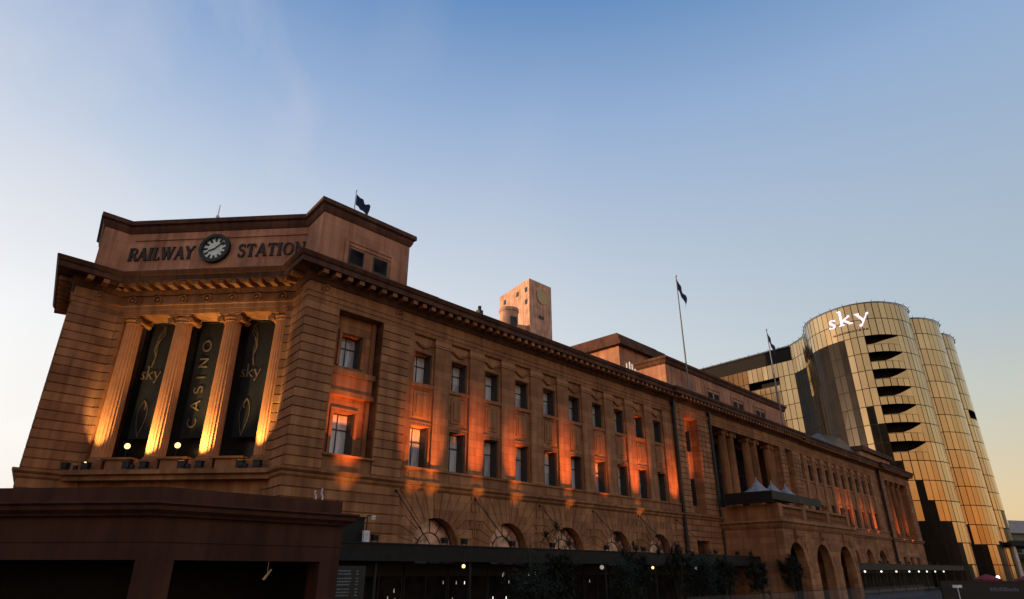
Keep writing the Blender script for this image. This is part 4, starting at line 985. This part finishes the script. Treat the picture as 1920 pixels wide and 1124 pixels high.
def kB(i, f, z, n):
    az = azp(segB[i])
    if s0i <= i <= s1i and 2 <= f <= 8:
        m_ = s1i-s0i+1; t0 = (i-s0i)/m_; t1 = (i-s0i+1)/m_
        cut = .15 if f == 2 else .45
        g0 = max(0, (t0-cut)/(1-cut)); g1 = max(0, (t1-cut)/(1-cut))
        return (g0, g1, -1 if i == s0i else (1 if i == s1i else 0))
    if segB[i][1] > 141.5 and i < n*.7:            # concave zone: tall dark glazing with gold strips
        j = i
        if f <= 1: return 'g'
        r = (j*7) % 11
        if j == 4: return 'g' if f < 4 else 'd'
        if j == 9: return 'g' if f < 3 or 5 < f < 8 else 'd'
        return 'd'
    if s0i-2 <= i < s0i+1 and f in (6, 7, 8): return 'd' if (i+f) % 3 or f > 6 else 'g'  # dark panels here stand in for a mirrored building
    # stepped dark panels low down, a building's reflection put into the colour
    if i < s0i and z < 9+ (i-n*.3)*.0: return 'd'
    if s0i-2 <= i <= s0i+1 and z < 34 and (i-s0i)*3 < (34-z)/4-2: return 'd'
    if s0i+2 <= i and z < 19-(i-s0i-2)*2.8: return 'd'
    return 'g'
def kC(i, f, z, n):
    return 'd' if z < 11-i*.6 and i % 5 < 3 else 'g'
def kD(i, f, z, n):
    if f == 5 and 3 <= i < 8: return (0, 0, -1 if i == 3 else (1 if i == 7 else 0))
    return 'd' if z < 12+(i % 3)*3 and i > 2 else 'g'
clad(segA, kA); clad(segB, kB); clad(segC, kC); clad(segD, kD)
o2 = (88, 150, 0)
gold.build('gold_panels', 'gold', GT_, origin=o2); dk.build('glazing_and_dark_reflections', 'darkglass', GT_, origin=o2); bz.build('louvre_band', 'bronze', GT_, origin=o2); slots.build('backing_wall', 'dark', GT_, origin=o2)  # dark panels: recess glazing plus the painted reflection of a building
full = segA+segB[1:]+segC[1:]+segD[1:]
s_ = MB(); s_.prism([(x, y) for x, y in full]+[(120, 215), (75, 225)], HT-.6, HT-.1) ; s_.build('roof', 'metal', GT_, origin=o2)
s_ = MB(); s_.quad((127.2,181,0),(120,215,0),(120,215,HT),(127.2,181,HT)); s_.quad((75,225,0),(60,191.2,0),(60,191.2,HT),(75,225,HT)); s_.build('rear_wall', 'bronze', GT_, origin=o2)
s_ = MB(); fp2 = offset_path(full[::-1], .25)      # parapet rail with pins
for a, b in zip(fp2, fp2[1:]): s_.cyl((*a, HT+.05), (*b, HT+.05), .12, n=5)
for i in range(0, len(fp2), 2):
    x, y = fp2[i]; j = min(i+1, len(fp2)-1); dx, dy = fp2[j][0]-fp2[i-1][0] if i else fp2[1][0]-x, fp2[j][1]-fp2[i-1][1] if i else fp2[1][1]-y
    l = math.hypot(dx, dy) or 1; s_.cyl((x, y, HT-.1), (x-dy/l*.5, y+dx/l*.5, HT+.5), .07, .04, n=5)
s_.build('roof_pins', 'bronze', GT_, origin=o2)
# sign on the bulge
sp = segB; cum = [0]
for a, b in zip(sp, sp[1:]): cum.append(cum[-1]+math.dist(a, b))
st = next(cum[i] for i in range(NB) if azp(sp[i]) >= 28.3 and sp[i][1] < 150)
def onb(x, y, t):
    s = st+x; j = max(i for i in range(len(cum)) if cum[i] <= s); j = min(j, NB-1); u = (s-cum[j])/(cum[j+1]-cum[j]); a, b = sp[j], sp[j+1]
    L = math.dist(a, b); n = ((b[1]-a[1])/L, -(b[0]-a[0])/L); return (a[0]+(b[0]-a[0])*u+n[0]*t, a[1]+(b[1]-a[1])*u+n[1]*t, y)
s_ = MB(); text(s_, 'sky', GS, .1, 57.3, 3.7, onb, .25, .5, .14, xs=1.12); s_.build('sign_lettering', 'signlight', GT_, origin=o2)
s_ = MB(); x = .6
while x < 8.6: wd = rnd.uniform(.3, .55); s_.add([onb(x, 55.3, .3), onb(x+wd, 55.3, .3), onb(x+wd, 55.65, .3), onb(x, 55.65, .3), onb(x, 55.3, .15), onb(x+wd, 55.3, .15), onb(x+wd, 55.65, .15), onb(x, 55.65, .15)], [(0,1,2,3),(0,4,5,1),(3,2,6,7),(0,3,7,4),(1,5,6,2)]); x += wd+.25
s_.build('small_lettering', 'bronze', GT_, origin=o2)
# ground floor canopy and columns at tower foot
s_ = MB(); s_.prism([(112, 150), (124, 154), (135, 170), (128, 176)], 8.3, 9.4); s_.build('entrance_canopy', 'metal', GT_, origin=o2)
for x, y in ((114, 152.5), (120, 155), (126, 161), (131, 168)): s_ = MB(); s_.cyl((x, y, 0), (x, y, 8.3), .45, n=12); s_.build('entrance_column', 'steel', GT_, origin=o2)

# ================================================================== far right things
b0 = (152, 196, 0)
T = thing('low_convention_building', 'low wide grey building with pale flat roof edge at the far right', 'building', b0, frame='W')
s_ = MB(); s_.prism([(148, 200), (190, 215), (180, 245), (140, 232)], 0, 13.6); s_.build('wall', plain('grey_cladding', (.20, .18, .15), .7), T, origin=b0)
s_ = MB(); s_.prism([(146, 198), (191, 214), (181, 247), (138, 233)], 13.6, 17.2); s_.build('roof_fascia', plain('pale_roof', (.42, .42, .44), .6), T, origin=b0)
s_ = MB(); dv = Vector((42, 15)).normalized()
for i in range(8):
    s_ = MB(); s_.obox((148, 200), dv, (dv[1], -dv[0]), 1.5+i*5.2, 5.4+i*5.2, .0, .12, 8.2, 11.2); s_.build('window', 'darkglass', T, origin=b0)
s_ = MB(); s_.obox((146, 197), dv, (dv[1], -dv[0]), -2, 46, -2, 3.2, 6.3, 7.6); s_.build('awning', 'metal', T, origin=b0)

# parasols, hoarding, glass screen, lamp and kerb things low on the right
for i, (x, y, lab) in enumerate(((49.5, 71.2, 'red canvas parasol left of the white street lamp'), (53.5, 70.5, 'red canvas parasol at the right edge, beyond the hoarding'))):
    T = thing('red_parasol', lab, 'parasol', (x, y, 0), 'red parasols on the footpath', 'W')
    s_ = MB(); s_.cyl((0,0,0), (0,0,2.7), .035, n=8); s_.build('pole', 'steel', T)
    s_ = MB(); n = 8; vs = [(0,0,2.78)]+[(1.35*cos(2*pi*j/n), 1.35*sin(2*pi*j/n), 2.25) for j in range(n)]; s_.add(vs, [(0,1+j,1+(j+1)%n) for j in range(n)])
    s_.add([(1.35*cos(2*pi*j/n), 1.35*sin(2*pi*j/n), z) for z in (2.25, 2.1) for j in range(n)], [(j,n+j,n+(j+1)%n,(j+1)%n) for j in range(n)]); s_.build('canopy', 'red', T)
T = thing('street_lamp', 'short post lamp with a bright white lantern beside the red parasol', 'street lamp', (51.4, 72.2, 0), frame='W')
s_ = MB(); s_.cyl((0,0,0), (0,0,1.85), .05, n=8); s_.build('post', 'black', T); s_ = MB(); s_.sm = True; s_.lathe(0,0,[(.1,1.85),(.16,2.0),(.16,2.5),(.08,2.6)],10); s_.build('lantern', emis('lantern_white', (1,.97,.93), 3), T)
# hoarding with a band of faint lettering
T = thing('street_hoarding', 'low dark hoarding with a band of faint pale lettering at the right edge', 'hoarding', (37.5, 60, 0), frame='W')
s_ = MB(); s_.box(0, 22, 0, .12, .2, 2.15); s_.box(0, 22, -.05, .17, 2.15, 2.24); s_.build('panel', 'black', T)
s_ = MB(); x = .0
words = [(4.2, 6.6), (7.3, 9.2), (9.9, 13.6)]
for a, b in words:
    x = a
    while x < b: wd = rnd.uniform(.13, .26); s_.box(x, x+wd, -.012, -.002, 1.42, 1.42+rnd.choice([.22,.3,.3])); x += wd+.05
s_.build('lettering', plain('faint_lilac', (.13, .11, .14), .7), T)
for x in (.1, 5.5, 11, 16.5, 21.8): s_ = MB(); s_.box(x-.05, x+.05, .13, .25, 0, 2.3); s_.build('post', 'metal', T)
s_ = MB(); s_.box(0, .8, 0, .08, 0, .22); s_.cyl((.4,.04,-1.6),(.4,.04,0),.04,n=6); o = s_.build('small_sign', 'white', frame='W', origin=(0,0,0)); o.location = (37.9, 59.0, 1.72); meta(o, 'small blank white sign on a post before the hoarding', 'sign')
T = thing('glass_screen', 'long low frameless glass screen with thin top rail along the footpath', 'glass screen', (25, -9.2, .13))
s_ = MB(); s_.box(0, 60, -.03, .03, 1.25, 1.3); s_.build('rail', 'metal', T)
gm, _, ns_, ls_, b_ = nt('clear_glass'); b_.inputs['Base Color'].default_value = (.5,.5,.5,1); b_.inputs['Alpha'].default_value = .05; b_.inputs['Roughness'].default_value = .1
for i in range(12): s_ = MB(); s_.box(5*i+.04, 5*i+4.96, -.008, .008, .05, 1.25); s_.build('glass_pane', gm, T)

# ================================================================== TREES and plants before the canopy
def leafy(h, w_, seed, nstem=3, strap=False):
    w_ *= 1.2; nstem += 1
    r = random.Random(seed); tr = MB(); cr = MB(); tips = []
    for sI in range(nstem):
        a = r.uniform(0, 2*pi); L = r.uniform(.5, .95)*h; lean = r.uniform(.1, .38)*w_
        p = [(0,0,0), (cos(a)*lean*.4, sin(a)*lean*.4, L*.45), (cos(a)*lean, sin(a)*lean, L)]
        tr.cyl(p[0], p[1], .09, .06, n=7); tr.cyl(p[1], p[2], .06, .03, n=7); tips.append(p[2])
        for q in range(7):
            t = r.uniform(.05, .95); b = r.uniform(0, 2*pi); base = Vector(p[1]).lerp(Vector(p[2]), t) if t > .3 else Vector(p[1])
            e_ = base+Vector((cos(b)*w_*.4, sin(b)*w_*.4, r.uniform(.1, .5))); tr.cyl(base, e_, .028, .012, n=5); tips.append(tuple(e_))
    for tp in tips:
        for c in range(3 if not strap else 1):
            cc = Vector(tp)+Vector((r.gauss(0,.22), r.gauss(0,.22), r.gauss(0,.2)))*w_*.6
            if strap:
                for l in range(34):
                    a = r.uniform(0, 2*pi); el = r.uniform(-.5, 1.35); L = r.uniform(.45, .8); d = Vector((cos(a)*cos(el), sin(a)*cos(el), sin(el))); sd_ = d.cross(Vector((0,0,1))).normalized()*.035
                    m1 = cc+d*L*.55; m2 = cc+d*L+Vector((0,0,-.22*L))
                    cr.add([cc-sd_*.5, cc+sd_*.5, m1+sd_, m1-sd_, m2], [(0,1,2,3), (3,2,4)])
            else:
                for l in range(32):
                    q = cc+Vector((r.gauss(0,.2), r.gauss(0,.2), r.gauss(0,.19)))*w_*.75; a = r.uniform(0, 2*pi); el = r.uniform(-1, 1); d = Vector((cos(a)*cos(el), sin(a)*cos(el), sin(el)))*r.uniform(.07,.13)
                    s2 = d.orthogonal().normalized()*r.uniform(.02, .04); cr.add([q-d, q+s2, q+d, q-s2], [(0,1,2,3)])
    return tr, cr
treespec = [(12.2, 4.5, 1.3, 0), (14.2, 5.0, 1.2, 1), (20.9, 4.6, 1.2, 0), (22.7, 5.0, 1.0, 1), (28.0, 4.7, 1.5, 1), (31.6, 4.3, 1.4, 0), (35.0, 4.5, 1.4, 1), (38.7, 4.3, 1.4, 0), (42.0, 4.4, 1.4, 1), (45.8, 4.3, 1.3, 0), (26.0, 3.7, 1.2, 0), (48.6, 4.2, 1.1, 1)]
wh = ['below the second arch, bushy', 'left of the third arch, tall with spiky leaves', 'below the fourth arch, bushy', 'tall and spiky between fourth and fifth arches', 'spiky, below the fifth arch right side', 'bushy, beside the pale white lamp on its left',
      'spiky, before the square doorway', 'bushy, left of the yellow lamp by the porch', 'spiky, close to the porch side wall', 'bushy, before the porch side wall', 'short and bushy, before the fifth arch', 'spiky, at the corner of the porch']
for i, (u, h, w_, st_) in enumerate(treespec):
    if i in (7, 9, 10): continue
    T = thing('planter_tree', 'dark small street tree ' + wh[i], 'tree', (u, -7, .13), 'small trees before the canopy')
    tr, cr = leafy(h-.3+.45*st_, w_, 40+i, 4, bool(st_)); tr.build('trunk', 'bark', T); cr.build('crown', 'leaf', T)

# ================================================================== unseen block added to cast the evening shade
T = thing('unseen_shade_block', 'unseen plain block added left of the station to shade it', 'building', (-92, 8, 0), frame='W')
s_ = MB(); s_.box(-14, 14, -45, 40, 0, 28.99); s_.build('wall', 'brick', T); s_ = MB(); s_.box(-14.6, 14.6, -45.6, 40.6, 29, 30); s_.build('cornice', 'trim', T)
for f in range(7):
    for i in range(8): s_ = MB(); s_.box(14.02, 14.1, -41+i*10.5, -37+i*10.5, 3+f*3.8, 5.3+f*3.8); s_.build('window', 'darkpane', T)

# ================================================================== LIGHT, SKY, CAMERA
SUN_AZ, SUN_EL = -84.0, 4.0      # degrees from +Y towards +X (negative: to the left)
sd_ = Vector((sin(R(SUN_AZ))*cos(R(SUN_EL)), cos(R(SUN_AZ))*cos(R(SUN_EL)), sin(R(SUN_EL))))
l = bpy.data.lights.new('sun', 'SUN'); l.energy = 5.0; l.angle = R(.5); l.color = (1, .62, .34)
o = bpy.data.objects.new('sun', l); C.objects.link(o); o.rotation_euler = (-sd_).to_track_quat('-Z', 'Y').to_euler(); o.location = (-100, 0, 80)
wd_ = bpy.data.worlds.new('World'); bpy.context.scene.world = wd_; wd_.use_nodes = True
t = wd_.node_tree; ns = t.nodes; ls = t.links; bg = ns['Background']
sky = ns.new('ShaderNodeTexSky'); sky.sky_type = 'NISHITA'; sky.sun_disc = False; sky.sun_elevation = R(SUN_EL); sky.sun_rotation = R(SUN_AZ); sky.ozone_density = 1.5
tc = ns.new('ShaderNodeTexCoord'); sx = ns.new('ShaderNodeSeparateXYZ'); ls.new(tc.outputs['Generated'], sx.inputs[0])
el = mathn(ns, ls, 'DIVIDE', mathn(ns, ls, 'ARCSINE', sx.outputs[2]), pi/2)      # 0 horizon, 1 zenith
def ramp(stops):
    r = ns.new('ShaderNodeValToRGB'); e = r.color_ramp.elements; e[0].position = stops[0][0]; e[0].color = (*stops[0][1], 1); e[1].position = stops[-1][0]; e[1].color = (*stops[-1][1], 1)
    for p_, c_ in stops[1:-1]: e.new(p_).color = (*c_, 1)
    return r
rl = ramp([(0, (1.0, .93, .82)), (.10, (1.25, 1.2, 1.12)), (.2, (1.12, 1.13, 1.13)), (.32, (.75, .82, .93)), (.43, (.43, .56, .80)), (.56, (.16, .32, .64)), (1, (.04, .12, .34))])
rr = ramp([(0, (.90, .56, .28)), (.05, (.85, .66, .40)), (.12, (.66, .66, .56)), (.2, (.50, .59, .66)), (.32, (.40, .52, .68)), (.43, (.30, .45, .70)), (.56, (.10, .26, .54)), (1, (.03, .10, .30))])
ls.new(el, rl.inputs[0]); ls.new(el, rr.inputs[0])
# azimuth blend: left (sun side) to right
hx = mathn(ns, ls, 'ADD', mathn(ns, ls, 'MULTIPLY', sx.outputs[0], .72), .55, True)
grad = mixc(ns, ls, rl.outputs[0], rr.outputs[0], hx)
rb = ramp([(0, (.90, .36, .10)), (.06, (.92, .46, .17)), (.10, (.80, .62, .42)), (.17, (.66, .66, .64)), (.32, (.45, .52, .62)), (.43, (.24, .36, .56)), (.56, (.10, .22, .45)), (1, (.03, .10, .30))]); ls.new(el, rb.inputs[0])
bk = mathn(ns, ls, 'MULTIPLY', mathn(ns, ls, 'SUBTRACT', -.05, sx.outputs[1]), 3.0, True)
grad = mixc(ns, ls, grad, rb.outputs[0], bk)
# wisps of cloud
mp = ns.new('ShaderNodeMapping'); mp.inputs['Rotation'].default_value = (R(20), R(50), R(25)); mp.inputs['Scale'].default_value = (1.9, .55, 1.1); ls.new(tc.outputs['Generated'], mp.inputs[0])
nz = ns.new('ShaderNodeTexNoise'); nz.inputs['Scale'].default_value = 1.6; nz.inputs['Detail'].default_value = 7; nz.inputs['Roughness'].default_value = .5; nz.inputs['Distortion'].default_value = .6; ls.new(mp.outputs[0], nz.inputs['Vector'])
cr_ = ramp([(.44, (0,0,0)), (.78, (1,1,1))]); ls.new(nz.outputs[0], cr_.inputs[0])
lf = mathn(ns, ls, 'SUBTRACT', .22, mathn(ns, ls, 'MULTIPLY', sx.outputs[0], 1.6), True)
cf = mathn(ns, ls, 'MULTIPLY', mathn(ns, ls, 'MULTIPLY', cr_.outputs[0], lf), .62)
g2 = mixc(ns, ls, grad, (.86, .82, .84), cf)
sk = mixc(ns, ls, (0,0,0), sky.outputs[0], .10)
g3 = mixc(ns, ls, g2, sk, .12)
ls.new(g3, bg.inputs['Color']); bg.inputs['Strength'].default_value = 1.0

cam = bpy.data.cameras.new('camera'); co = bpy.data.objects.new('camera', cam); C.objects.link(co)
cam.lens = 21.92; cam.sensor_width = 36; cam.clip_end = 5000; cam.clip_start = .1
co.location = (0, 0, 3.0); co.rotation_euler = (R(90+23.57), 0, 0)
sc = bpy.context.scene; sc.camera = co
sc.view_settings.view_transform = 'Standard'; sc.view_settings.look = 'None'; sc.view_settings.exposure = 0; sc.view_settings.gamma = 1
